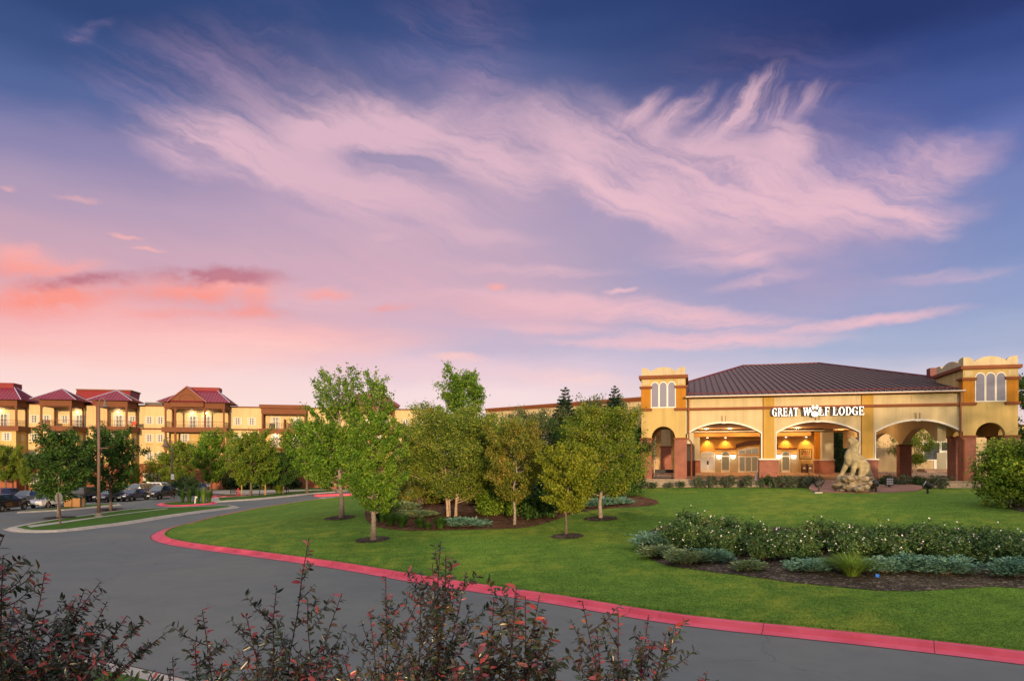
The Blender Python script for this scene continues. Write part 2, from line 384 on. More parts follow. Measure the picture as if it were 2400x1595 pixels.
# ------------------------------------------------------------------ ground surfaces
def sheet(name, poly, mat, off=0.0, step=2.0, hf=None, drop=0.0, kind='structure'):
    """a polygon cut into a grid and draped over the terrain"""
    bm = bmesh.new()
    vs = [bm.verts.new((p[0], p[1], 0)) for p in poly]; f = bm.faces.new(vs)
    xs = [p[0] for p in poly]; ys = [p[1] for p in poly]
    if step:
        for ax, (a, b) in enumerate(((min(xs), max(xs)), (min(ys), max(ys)))):
            q = math.floor(a / step) * step + step + .0137
            while q < b:
                co = [0, 0, 0]; no = [0, 0, 0]; co[ax] = q; no[ax] = 1
                bmesh.ops.bisect_plane(bm, geom=bm.verts[:] + bm.edges[:] + bm.faces[:], plane_co=co, plane_no=no, dist=1e-5)
                q += step
    for v in bm.verts: v.co.z = (hf(v.co.x, v.co.y) if hf else 0.0) + off
    bmesh.ops.triangulate(bm, faces=bm.faces[:])
    bmesh.ops.recalc_face_normals(bm, faces=bm.faces)
    for fc in bm.faces:
        if fc.normal.z < 0: fc.normal_flip()
    me = bpy.data.meshes.new(name); bm.to_mesh(me); bm.free(); me.shade_smooth()
    o = link(name, me, mat); o['kind'] = kind; return o
def offs(pts, d, closed=False):
    """polyline moved sideways by d (positive = right-hand side)"""
    out = []; n = len(pts)
    for i in range(n):
        a = Vector(pts[(i - 1) % n] if closed or i > 0 else pts[i]); b = Vector(pts[(i + 1) % n] if closed or i < n - 1 else pts[i])
        t = (b - a).normalized(); out.append((pts[i][0] + t.y * d, pts[i][1] - t.x * d))
    return out
def kerb(name, pts, mat, gut=.45, top=.22, h=.15, closed=False, side=1):
    """gutter, sloped face and top; the raised side lies to the right of the line (side=1)"""
    secs = [(-gut, .006), (-.02, .022), (.05, h), (.05 + top, h + .005), (.05 + top, -.05)]
    mb = MB(); rows = [[(p[0], p[1], z) for p in offs(pts, o * side, closed)] for o, z in secs]
    n = len(pts)
    for r in rows: mb.v.extend(r)
    for i in range(len(rows) - 1):
        for j in range(n if closed else n - 1):
            k = (j + 1) % n; mb.f.append((i * n + j, i * n + k, (i + 1) * n + k, (i + 1) * n + j))
    nq = len(mb.f); acc = 0.0
    ea = offs(pts, -(gut + .05) * side, closed); eb = offs(pts, -(gut - .004) * side, closed)
    for j in range(n if closed else n - 1):
        k = (j + 1) % n; mb.quad((*ea[j], .008), (*ea[k], .008), (*eb[k], .0095), (*eb[j], .0095))
    for j in range(n if closed else n - 1):
        k = (j + 1) % n; L = math.hypot(pts[k][0] - pts[j][0], pts[k][1] - pts[j][1]); acc += L
        if acc > 3.0 and L > .2:
            acc = 0.0; f = .009 / L; v = []
            for r in rows[:4]:
                a = Vector(r[j]); b = Vector(r[k]); c = a.lerp(b, .5 - f); d = a.lerp(b, .5 + f); v += [(c.x, c.y, c.z + .004), (d.x, d.y, d.z + .004)]
            mb.add(v, [(2 * i, 2 * i + 1, 2 * i + 3, 2 * i + 2) for i in range(3)])
    o = obj(name, mb, mat); o['kind'] = 'structure'
    o.data.materials.append(JOINT)
    for i in range(nq, len(o.data.polygons)): o.data.polygons[i].material_index = 1
    return o

JOINT = M('kerb_joint', (.07, .045, .045), .9, 0)
def grass_mat(name, dark, light, dry, dryamt=.25):
    m, T, p, o = base_mat(name)
    pos = T.new('ShaderNodeNewGeometry').outputs['Position']
    big = T.noise(pos, .16, 4, .6)[0]; mid = T.noise(pos, 1.3, 4, .6)[0]; fine = T.noise(pos, 9, 4, .8)[0]; vf = T.noise(pos, 30, 3, .7)[0]
    st = T.noise(T.vm('MULTIPLY', pos, (.35, 3.0, 1)), .8, 3, .55)[0]
    f = T.m('ADD', T.m('MULTIPLY', T.map(fine, .34, .66), .66), T.m('MULTIPLY', T.map(vf, .3, .7), .38))
    c = T.mix(f, (*dark, 1), (*light, 1))
    c = T.mix(T.m('MULTIPLY', T.map(T.m('ADD', T.m('MULTIPLY', big, .6), T.m('MULTIPLY', mid, .4)), .46, .68), dryamt), c, (*dry, 1))
    cc = T.vm('SCALE', c); T.put(cc.node.inputs['Scale'], T.map(T.m('ADD', T.m('MULTIPLY', st, .5), T.m('MULTIPLY', mid, .5)), .35, .65, .86, 1.12))
    T.put(p.inputs['Base Color'], cc); p.inputs['Roughness'].default_value = .9; p.inputs['Specular IOR Level'].default_value = .1
    b = T.new('ShaderNodeBump'); b.inputs['Strength'].default_value = 1.0; b.inputs['Distance'].default_value = .07
    T.put(b.inputs['Height'], T.m('ADD', T.m('MULTIPLY', fine, .8), T.m('MULTIPLY', mid, .5))); T.put(p.inputs['Normal'], b.outputs[0])
    return m
GRASS = grass_mat('lawn_grass', (.034, .086, .012), (.168, .303, .044), (.27, .29, .036), .62)
GRASS_D = grass_mat('verge_grass', (.030, .085, .012), (.085, .18, .03), (.11, .15, .03), .25)
def asphalt_mat():
    m, T, p, o = base_mat('asphalt')
    pos = T.new('ShaderNodeNewGeometry').outputs['Position']
    big = T.noise(pos, .12, 4, .6)[0]; fine = T.noise(pos, 60, 3, .7)[0]
    c = T.mix(T.map(big, .35, .65), (.124, .140, .150, 1), (.152, .163, .158, 1))
    cc = T.vm('SCALE', c); T.put(cc.node.inputs['Scale'], T.m('MULTIPLY', T.map(fine, .25, .75, .80, 1.2, smooth=False), T.map(T.noise(pos, 1.1, 4, .6)[0], .35, .7, 1.03, .95)))
    # hairline cracks
    wv = T.vm('ADD', pos, T.scale(T.noise(pos, .7, 4, .6)[1], 1.6))
    vo = T.new('ShaderNodeTexVoronoi', feature='DISTANCE_TO_EDGE'); T.put(vo.inputs['Vector'], wv); vo.inputs['Scale'].default_value = .10
    cr = T.map(vo.outputs['Distance'], .0, .0030, .70, 1.0)
    c2 = T.vm('SCALE', cc); T.put(c2.node.inputs['Scale'], cr)
    T.put(p.inputs['Base Color'], c2); p.inputs['Roughness'].default_value = .82; p.inputs['Specular IOR Level'].default_value = .3
    b = T.new('ShaderNodeBump'); b.inputs['Strength'].default_value = .35; b.inputs['Distance'].default_value = .01
    T.put(b.inputs['Height'], fine); T.put(p.inputs['Normal'], b.outputs[0]); return m
ASPH = asphalt_mat()
CONC = M('concrete', (.40, .37, .34), .85, .14, 1.1, .3, 30, fine=.12)
def kerb_paint():
    m, T, p, o = base_mat('red_kerb_paint'); pos = T.new('ShaderNodeNewGeometry').outputs['Position']
    a = T.noise(pos, .9, 4, .6)[0]; b = T.noise(pos, 9, 4, .7)[0]; d = T.noise(pos, 2.3, 5, .7)[0]
    c = T.mix(T.map(a, .3, .7), (.60, .062, .115, 1), (.72, .105, .175, 1))
    c = T.mix(T.m('MULTIPLY', T.map(T.m('ADD', T.m('MULTIPLY', b, .6), T.m('MULTIPLY', d, .4)),   .59, .68), .45), c, (.34, .27, .25, 1))
    c = T.mix(T.m('MULTIPLY', T.map(d, .58, .72), .35), c, (.20, .035, .05, 1))
    T.put(p.inputs['Base Color'], c); p.inputs['Roughness'].default_value = .7
    bp = T.new('ShaderNodeBump'); bp.inputs['Strength'].default_value = .3; bp.inputs['Distance'].default_value = .02; T.put(bp.inputs['Height'], b); T.put(p.inputs['Normal'], bp.outputs[0]); return m
REDK = kerb_paint()
MULCH = M('bark_mulch', (.105, .070, .050), .95, .45, 6, .9, 18, spec=.1, fine=.6)
def mulch_mat(name, a, b, c):
    m, T, p, o = base_mat(name)
    pos = T.new('ShaderNodeNewGeometry').outputs['Position']
    vo = T.new('ShaderNodeTexVoronoi'); T.put(vo.inputs['Vector'], T.vm('ADD', T.vm('MULTIPLY', pos, (1, 1.7, 1)), T.scale(T.noise(pos, 9, 3, .6)[1], .25))); vo.inputs['Scale'].default_value = 11
    r = T.sep(vo.outputs['Color'])[0]
    col = T.ramp(r, [(0, (*a, 1)), (.55, (*b, 1)), (.86, (*b, 1)), (1, (*c, 1))])
    cc = T.vm('SCALE', col); T.put(cc.node.inputs['Scale'], T.map(T.noise(pos, 1.4, 4, .6)[0], .3, .7, .7, 1.35))
    T.put(p.inputs['Base Color'], cc); p.inputs['Roughness'].default_value = .95; p.inputs['Specular IOR Level'].default_value = .1
    bb = T.new('ShaderNodeBump'); bb.inputs['Strength'].default_value = 1.0; bb.inputs['Distance'].default_value = .08
    T.put(bb.inputs['Height'], r); T.put(p.inputs['Normal'], bb.outputs[0]); return m
MULCH = mulch_mat('bark_mulch_bed', (.018, .015, .015), (.075, .056, .048), (.30, .25, .21))
MULCH_R = mulch_mat('reddish_mulch', (.035, .018, .012), (.15, .075, .046), (.32, .20, .13))
BRICKP = brick_mat('brick_paving', (.30, .13, .10), (.24, .105, .09), (.26, .2, .17), .22, .11)

# the earth to the horizon
big = sheet('ground', [(-2500, -400), (2500, -400), (2500, 3000), (-2500, 3000)], GRASS_D, -.06, 0)
# carriageway and car park: one asphalt sheet, islands are laid on it
road = sheet('road', [(-140, 22)] + NEAR_EDGE[1:-1] + [(70, -40), (95, 20), (95, 118), (-2, 122), (-14, 124), (-140, 96)], ASPH, 0.0, 0)
lawn_poly = offs(KL, .28)
sheet('lawn', lawn_poly + [(90, 30)], GRASS, 0.0, 1.6, g)
kerb('red_kerb', KL[:-4], REDK, .48, .26, .16)
kerb('near_kerb', NEAR_EDGE, CONC, .40, .25, .14)
sheet('verge', offs(NEAR_EDGE, .3) + [(30, -40), (-70, -40)], GRASS_D, 0.0, 1.8, g)

# left: traffic island with a footpath across it
def fp(*pp): return [flat(x, y, .12) for x, y in pp]
isl = smooth_line(fp((18, 1236), (60, 1243), (135, 1242), (220, 1233), (300, 1223), (400, 1207), (480, 1196), (530, 1190), (556, 1185.5), (540, 1183.5), (490, 1184.6), (400, 1188), (330, 1191), (280, 1195), (200, 1206), (120, 1217), (50, 1229), (18, 1236)), 1.0)[:-1]
def island(name, loop, kmat, gmat=GRASS_D, top=.3, gut=.35, inner=None, kname='island_kerb', h=.13):
    kerb(kname, loop, kmat, gut, top, h, closed=True, side=island_side(loop))
    o = sheet(name, offs(loop, (.05 + top - .01) * island_side(loop), True), gmat, .13, 0); return o
def island_side(loop):
    a = sum(loop[i][0] * loop[(i + 1) % len(loop)][1] - loop[(i + 1) % len(loop)][0] * loop[i][1] for i in range(len(loop)))
    return -1 if a > 0 else 1
island('traffic_island', isl, CONC, top=.45)
pth = fp((62, 1231.5), (110, 1226), (180, 1217), (260, 1206.5), (330, 1198), (392, 1190.8))
pth2 = fp((72, 1235.5), (120, 1228.8), (186, 1219.2), (262, 1208), (330, 1199.2), (394, 1191.8))
sheet('footpath', smooth_line(pth, 2) + smooth_line(pth2, 2)[::-1], CONC, .136, 0)
# strip in front of the parked cars
isl2 = smooth_line(fp((40, 1199), (90, 1196.5), (150, 1193), (215, 1187), (280, 1181), (278, 1178.5), (210, 1181.5), (150, 1187), (110, 1192), (60, 1196), (40, 1199)), 1.5)[:-1]
island('parking_strip', isl2, CONC, top=.18, gut=.3, kname='strip_kerb')
isl3 = smooth_line(fp((372, 1179), (400, 1183.5), (440, 1182.5), (497, 1178), (499, 1174.5), (470, 1173.5), (420, 1175), (385, 1176.5), (372, 1179)), 1.0)[:-1]
island('red_island', isl3, REDK, top=.28, gut=.38, kname='red_island_kerb')
# verge between the drive and the hotel
vg = smooth_line(fp((500, 1175), (545, 1172), (600, 1168.5), (680, 1161), (735, 1155), (800, 1150.5), (800, 1147), (700, 1149.5), (610, 1158), (560, 1162), (500, 1165), (500, 1175)), 2.0)[:-1]
island('hotel_verge', vg, CONC, top=.9, gut=.3, kname='verge_kerb')
sheet('plaza_path', [flat(*p, .1) for p in ((460, 1151), (480, 1153.5), (560, 1159), (640, 1152.5), (800, 1147.5), (800, 1145), (600, 1147), (460, 1147))], CONC, .05, 0)
red2 = smooth_line(fp((497, 1163.5), (540, 1161.8), (562, 1160), (562, 1157), (520, 1158.5), (497, 1160.5), (497, 1163.5)), 1.0)[:-1]
island('red_kerb_strip', red2, REDK, top=.6, gut=.5, kname='red_strip_kerb')
red3 = [flat(*p) for p in ((742, 1163.5), (790, 1161.5), (850, 1160.5), (900, 1160))]
kerb('drive_end_kerb', red3, REDK, .3, .6, .28, side=-1)
# hatched markings by the end of the drive
PAINT = M('road_paint', (.62, .60, .57), .8, .15, 3, fine=.2)
def stripe(a, b, w, nm='road_marking'):
    a = Vector(a); b = Vector(b); t = (b - a).normalized(); nrm = Vector((t.y, -t.x)) * w / 2
    sheet(nm, [tuple(a - nrm), tuple(b - nrm), tuple(b + nrm), tuple(a + nrm)], PAINT, .006, 0)
stripe(flat(747, 1166), flat(800, 1163.5), .5); stripe(flat(750, 1166), flat(786, 1168), .45); stripe(flat(786, 1168), flat(860, 1163), .45); stripe(flat(776, 1165), flat(812, 1166.2), .4)
# hotel lawn in front of the facade
sheet('hotel_lawn', [(-120, 98), (-62, 105), (-40, 113), (-14, 121), (-12, 128), (-60, 122), (-120, 108)], GRASS_D, .03, 0)
# mulch beds in the big lawn
BED1 = smooth_line([at(*p)[:2] for p in ((868, 1228), (900, 1238), (960, 1243), (1050, 1242), (1140, 1240), (1230, 1236), (1290, 1222), (1335, 1206), (1380, 1196), (1440, 1190), (1510, 1186), (1545, 1179), (1520, 1166), (1470, 1160), (1400, 1156), (1300, 1157), (1150, 1160), (1000, 1165), (900, 1176), (858, 1195), (858, 1215), (868, 1228))], .8)[:-1]
sheet('mulch_bed', BED1, MULCH_R, .02, 1.5, g)
BED2 = smooth_line([at(*p)[:2] for p in ((1500, 1272), (1512, 1300), (1560, 1324), (1640, 1336), (1740, 1348), (1840, 1362), (1940, 1373), (2060, 1384), (2150, 1385), (2260, 1378), (2330, 1374), (2420, 1380), (2600, 1392), (2640, 1340), (2560, 1290), (2400, 1258), (2200, 1245), (2000, 1240), (1800, 1235), (1640, 1228), (1560, 1232), (1515, 1250), (1500, 1272))], .8)[:-1]
sheet('rose_bed', BED2, MULCH, .02, 1.2, g)
for px, py, r in ((797, 1213, 1.05), (873, 1264, .95), (1330, 1256, .85), (1408, 1215, 1.0)):
    c = at(px, py); n = 28; rr = random.Random(px)
    sheet('mulch_ring', [(c[0] + r * (1 + .05 * rr.random()) * math.cos(2 * math.pi * i / n), c[1] + r * (1 + .05 * rr.random()) * math.sin(2 * math.pi * i / n)) for i in range(n)], MULCH, .025, 0.5, g)
c = at(2400, 1188)
sheet('mulch_bed', smooth_line([at(*p)[:2] for p in ((2330, 1178), (2345, 1186), (2400, 1199), (2500, 1210), (2520, 1180), (2440, 1165), (2360, 1168), (2330, 1178))], .6)[:-1], MULCH, .02, 1.0, g)
for px, py in ((140, 1212), (258, 1192)):
    x, y = flat(px, py, .13)
    sheet('mulch_ring', [(x + 1.2 * math.cos(i / 3), y + 1.2 * math.sin(i / 3)) for i in range(19)], MULCH, .15, 0)
# ------------------------------------------------------------------ lodge entrance portico
WALL = M('stucco_wall', (.54, .44, .265), .9, .06, .9, .15, 30)
OCHRE = M('stucco_ochre', (.46, .285, .065), .9, .07, .9, .15, 30)
TOWC = M('stucco_tower', (.50, .37, .15), .9, .07, .9, .15, 30)
ORNG = M('stucco_orange', (.42, .18, .020), .9, .07, 1.2, .15, 30)
CREAM = M('stucco_cream', (.50, .42, .28), .9, .08, 1.5, .15, 30)
TRIM = M('brown_trim', (.20, .062, .022), .7, .12, 2.0)
WHITE = M('white_trim', (.72, .70, .66), .6, .05, 2.0)
BRICK = brick_mat('red_brick', (.32, .085, .052), (.22, .058, .042), (.30, .19, .14))
ROOFB = M('brown_metal_roof', (.105, .064, .054), .5, .10, .8, spec=.3)
SEAM = M('roof_seam', (.035, .022, .02), .5, .1, 1)
RIDGE = M('roof_edge_red', (.14, .025, .03), .5, .1, 1)
CEIL = M('portico_ceiling', (.42, .24, .12), .9, .05, 1)
INW = M('entrance_wall', (.56, .33, .11), .9, .06, .8)
INW2 = M('entrance_wall_pale', (.44, .37, .26), .9, .06, .8)
PALE = M('pale_column', (.55, .55, .46), .85, .05, 1)
DARKM = M('dark_metal', (.03, .028, .03), .5, .1, 4)
STONE = brick_mat('stone_blocks', (.36, .29, .23), (.25, .21, .17), (.15, .12, .10), .55, .17)
WGLASS = M('tower_glass', (.22, .215, .30), .03, .10, .4, spec=.6)
DGLASS = glass_mat('dark_glass', (.02, .03, .035))
LITG = glass_mat('lit_door_glass', (.10, .09, .06), .08, .6, (1.0, .72, .38), .14)
PALEG = glass_mat('pale_door_glass', (.42, .42, .44), .15, .6, (1.0, .85, .65), .15)
LAMP = M('lamp_glow', (.9, .8, .6), .5, 0, emit=(1.0, .86, .6), estr=7.0)
PO = (13.03, 58.8); PTH = math.atan2(-.2540, .9672)
def ps(px, t):
    k = (px - 1200) / FPX
    return (k * (PO[1] + .9672 * t) - PO[0] - .254 * t) / (.9672 + .254 * k)
def pw(s, t): return (PO[0] + .9672 * s + .254 * t, PO[1] - .254 * s + .9672 * t)
def pz(py, s, t): return EYE - (py - HORY) / FPX * pw(s, t)[1]
FLOOR = 3.3
def arc_pts(xa, xb, zs, za, n=14):
    """segmental arch from (xa, zs) over (mid, za) to (xb, zs)"""
    h = (xb - xa) / 2; r = za - zs; rad = (h * h + r * r) / (2 * r); cx = (xa + xb) / 2; cz = za - rad
    a0 = math.asin(min(1, h / rad))
    if r > h * .98: a0 = math.pi / 2
    return [(cx - rad * math.sin(a0 * (1 - 2 * i / n)), cz + rad * math.cos(a0 * (1 - 2 * i / n))) for i in range(n + 1)]
def xz(pts, y): return [(x, y, z) for x, z in pts]
def yz(pts, x): return [(x, y, z) for y, z in pts]
P_ = thing('hotel_portico', 'wide ochre portico with three arches, brown metal hip roof and two square towers', 'portico', (*PO, 0), PTH)
# front wall with three arches
A1, A2, A3 = (2.02, 7.95), (9.15, 15.4), (16.6, 22.6)
ZS, ZA = 7.2, 8.1
out = [(1.85, 10.25), (1.85, ZS)] + arc_pts(*A1, ZS, ZA) + [(7.95, 5.1), (9.15, 5.1)] + arc_pts(*A2, ZS, ZA) + [(15.4, 5.1), (16.6, 5.1)] + arc_pts(*A3, ZS, ZA) + [(22.75, ZS), (22.75, 10.25)]
obj('arcade_wall', MB().prism(xz(out, .02), (0, .75, 0)), WALL, P_)
for a, b in ((8.14, 8.98), (15.58, 16.42)):
    obj('pilaster', MB().box(a, b, -.03, .018, 5.1, 10.2), OCHRE, P_)
    obj('joint_strip', MB().box(a - .05, a - .005, -.02, .017, 5.1, 10.2), TRIM, P_)
for a, b in ((7.8, 9.3), (15.25, 16.75)):
    obj('brick_pier', MB().box(a, b, -.14, 1.0, FLOOR - .6, 5.0), BRICK, P_)
    obj('pier_cap', MB().box(a - .06, b + .06, -.2, 1.06, 5.0, 5.1), WHITE, P_)
for a, b in (A1, A2, A3):
    ap = arc_pts(a, b, ZS, ZA, 18); n = len(ap)
    ip = [(x, z) for x, z in ap]; op = arc_pts(a - .0, b + .0, ZS + .13, ZA + .13, 18)
    mb = MB()
    for i in range(n - 1):
        mb.prism([(ip[i][0], -.045, ip[i][1] - .006), (ip[i + 1][0], -.045, ip[i + 1][1] - .006), (op[i + 1][0], -.045, op[i + 1][1]), (op[i][0], -.045, op[i][1])], (0, .062, 0))
    mb.prism([((a + b) / 2 - .17, -.10, ZA - .05), ((a + b) / 2 + .17, -.10, ZA - .05), ((a + b) / 2 + .2, -.10, ZA + .03), ((a + b) / 2 - .2, -.10, ZA + .03)], (0, .05, 0))
    if a > 5: mb.box(a - .07, a + .004, -.045, .016, 5.1, ZS + .1)
    if b < 20: mb.box(b - .004, b + .07, -.045, .016, 5.1, ZS + .1)
    obj('arch_trim', mb, WHITE, P_)
    c = (a + b) / 2
    obj('keystone', MB().prism([(c - .13, -.05, ZA + .135), (c + .13, -.05, ZA + .135), (c + .22, -.05, ZA + .62), (c - .22, -.05, ZA + .62)], (0, .065, 0)), WALL, P_)
    mb = MB()
    for q in (-.13, .13): mb.box(c + q - .02, c + q + .02, -.062, -.045, ZA + .14, ZA + .62)
    obj('keystone_groove', mb, TRIM, P_)
    obj('wall_panel', MB().box(c - .42, c + .42, -.012, .015, 9.58, 10.05), WALL, P_)
obj('cornice_band', MB().box(1.9, 22.7, -.16, .016, 9.26, 9.42).box(1.9, 22.7, -.10, .015, 9.20, 9.257), TRIM, P_)
# roof
RX0, RX1, RT0, RZ0 = -1.95, 26.6, -.55, 10.36
RL, RR, RTT, RZ1 = (8.9, 17.9, 33.5, 17.25)
RB = 64
RSL = (RZ1 - RZ0) / (RTT - RT0); RZc = RZ0 + (.5 - RT0) * RSL
rv = [(RX0, .5, RZc), (RX1, .5, RZc), (RX1, RB, RZ0), (RX0, RB, RZ0), (RL, RTT, RZ1), (RR, RTT, RZ1), (1.9, .5, RZc), (1.9, RT0, RZ0), (22.7, RT0, RZ0), (22.7, .5, RZc)]
mb = MB(); mb.add(rv, [(0, 6, 7, 8, 9, 1, 5, 4), (1, 2, 5), (2, 3, 4, 5), (3, 0, 4)])
rf = obj('roof', mb, ROOFB, P_)
mb = MB(); q = RX0 + .25
while q < RX1 - .1:
    if q < RL: te = RT0 + (q - RX0) / (RL - RX0) * (RTT - RT0)
    elif q > RR: te = RT0 + (RX1 - q) / (RX1 - RR) * (RTT - RT0)
    else: te = RTT
    ts_, zs_ = (RT0, RZ0) if 1.95 < q < 22.65 else (.6, RZ0 + (.6 - RT0) * RSL)
    if te > ts_ + .3: mb.prism([(q - .022, ts_, zs_ - .01), (q + .022, ts_, zs_ - .01), (q + .022, ts_, zs_ + .075), (q - .022, ts_, zs_ + .075)], (0, te - ts_, (te - ts_) * RSL))
    q += .545
obj('seam', mb, SEAM, rf)
obj('ridge_cap', MB().tube([(RX0 + .2, .9, RZc + .1), (RL, RTT, RZ1 + .03), (RR, RTT, RZ1 + .03), (RX1 - .2, .9, RZc + .1)], .11, 6), RIDGE, rf)
mb = MB().tube([(2.0, -.15, RZ0 + .28), (22.6, -.15, RZ0 + .28)], .035, 6)
for i in range(38): mb.box(2.1 + i * .54, 2.15 + i * .54, -.2, -.1, RZ0 + .02, RZ0 + .27)
obj('snow_rail', mb, RIDGE, rf)
obj('gutter', MB().box(1.86, 22.74, -.62, -.5, 10.22, 10.36).box(1.86, 22.74, -.5, .01, 10.262, 10.30), TRIM, P_)
obj('gutter_edge', MB().box(1.86, 22.74, -.645, -.623, 10.30, 10.37), WHITE, P_)
for s_ in (2.12, 22.52):
    obj('downspout', MB().box(s_ - .06, s_ + .06, -.22, -.10, 6.7, 10.2).tube([(s_, -.16, 6.75), (s_ + .22, -.2, 6.5), (s_ + .22, -.2, 3.2)], .07, 6), TRIM, P_)
# towers
def tower(s0, s1, t1, brick_to=3.0):
    c = (s0 + s1) / 2; w = .98
    def wall4(o_front, o_side):
        mb = MB()
        mb.prism(xz(o_front, 0), (0, .45, 0)); mb.prism(xz(o_front, t1 - .45), (0, .45, 0))
        mb.prism(yz(o_side, s0 + .004), (.45, 0, 0)); mb.prism(yz(o_side, s1 - .454), (.45, 0, 0)); return mb
    of = [(s0, 12.0), (s0, 6.9)] + arc_pts(c - 1.0, c + 1.0, 6.9, 7.88) + [(s1, 6.9), (s1, 12.0)]
    tc = 1.63
    os_ = [(.46, 12.0), (.46, 6.9)] + arc_pts(tc - .70, tc + .70, 6.9, 7.58) + [(t1 - .46, 6.9), (t1 - .46, 12.0)]
    obj('tower_wall', wall4(of, os_), TOWC, P_)
    for x0, x1 in ((s0 - .06, c - .98), (c + .94, s1 + .1)):
        for y0, y1 in ((-.07, .95), (2.3, 3.25)):
            obj('tower_pier', MB().box(x0, x1, y0, y1, brick_to - .3, 6.75), BRICK, P_); obj('pier_cap', MB().box(x0 - .07, x1 + .07, y0 - .07, y1 + .07, 6.75, 6.895), TRIM, P_)
    # window group
    mb = MB(); ws = [(c - .70, .31), (c, .31), (c + .70, .31)]
    z0, zs = 9.56, 11.35
    op = [(c - 1.06, z0 - .1), (c + 1.06, z0 - .1)]
    top = []
    for q, r in reversed(ws): top += [(q + .35 * math.cos(a), zs + .40 * math.sin(a)) for a in [math.pi * i / 8 for i in range(9)]]
    mb.prism(xz(op + top, -.05), (0, .045, 0)); wf = obj('window_frame', mb, WHITE, P_)
    mb = MB()
    for q, r in ws:
        mb.prism(xz([(q - r + .03, z0), (q + r - .03, z0)] + [(q + (r - .03) * math.cos(a), zs + .31 * math.sin(a)) for a in [math.pi * i / 8 for i in range(9)]], -.062), (0, .01, 0))
    obj('pane', mb, WGLASS, wf)
    for x0, x1 in ((s0, c - 1.08), (c + 1.08, s1)):
        obj('pilaster', MB().box(x0 - .005, x1 + (.0 if x1 < s1 else .005), -.035, -.002, 9.41, 11.17), ORNG, P_)
        obj('panel', MB().box(x0 + .12, x1 - .12, -.02, -.002, 11.48, 11.9), WALL, P_)
        for zc in (11.2, 9.28): obj('pilaster_cap', MB().box(x0 - .12, x1 + .14, -.17, -.001, zc, zc + .16).box(x0 - .08, x1 + .10, -.12, -.002, zc - .07, zc), TRIM, P_)
    # side returns of pilasters and caps
    for xs, d in ((s0, -1), (s1, 1)):
        for y0, y1 in ((0, .85), (t1 - .85, t1)):
            xa, xb = sorted((xs + d * .002, xs + d * .035)); obj('pilaster', MB().box(xa, xb, y0, y1, 9.41, 11.17), ORNG, P_)
            xa, xb = sorted((xs + d * .001, xs + d * .17)); [obj('pilaster_cap', MB().box(xa, xb, y0 - .05, y1 + .1, zc, zc + .16), TRIM, P_) for zc in (11.2, 9.28)]
    obj('cornice', MB().box(s0 - .22, s1 + .22, -.22, t1 + .22, 12.03, 12.27).box(s0 - .14, s1 + .14, -.14, t1 + .14, 11.97, 12.03), TRIM, P_)
    def lobes(a, b, zb, zt, e):
        L = [(a, zb), (b, zb), (b, zt)]
        L += [(b - e + e * math.sin(q), zb + (zt - zb) * .42 + (zt - zb) * .58 * math.cos(q)) for q in [math.pi / 2 * i / 6 for i in range(0)]]
        L += [(b - e * .25 - e * .75 * math.sin(q), zb + (zt - zb) * (.45 + .55 * math.cos(q))) for q in [math.pi / 2 * i / 6 for i in range(7)]]
        mid = arc_pts(a + e, b - e, zb + (zt - zb) * .5, zt + .03, 12)[::-1]
        L += mid[1:-1]
        L += [(a + e * .25 + e * .75 * math.sin(q), zb + (zt - zb) * (.45 + .55 * math.cos(q))) for q in [math.pi / 2 * i / 6 for i in range(6, -1, -1)]] + [(a, zt)]
        return L
    e = .74
    mb = MB(); mb.prism(xz(lobes(s0 + .02, s1 - .02, 12.27, 12.95, e), .0), (0, .3, 0)); mb.prism(xz(lobes(s0 + .02, s1 - .02, 12.27, 12.95, e), t1 - .3), (0, .3, 0))
    mb.prism(yz(lobes(.31, t1 - .31, 12.27, 12.95, e * 1.1), s0 + .024), (.3, 0, 0)); mb.prism(yz(lobes(.31, t1 - .31, 12.27, 12.95, e * 1.1), s1 - .324), (.3, 0, 0))
    obj('parapet', mb, CREAM, P_)
    obj('tower_ceiling', MB().box(s0 + .46, s1 - .46, .46, t1 - .46, 8.3, 8.4), CEIL, P_)
    obj('tower_roof', MB().box(s0 + .33, s1 - .33, .33, t1 - .33, 12.28, 12.34), ROOFB, P_)
tower(-1.85, 1.85, 5.5); tower(22.75, 26.45, 6.0)
obj('chimney', MB().box(ps(2180, 9.5), ps(2198, 9.5), 9.5, 10.5, 11.6, 13.35), RIDGE, P_)
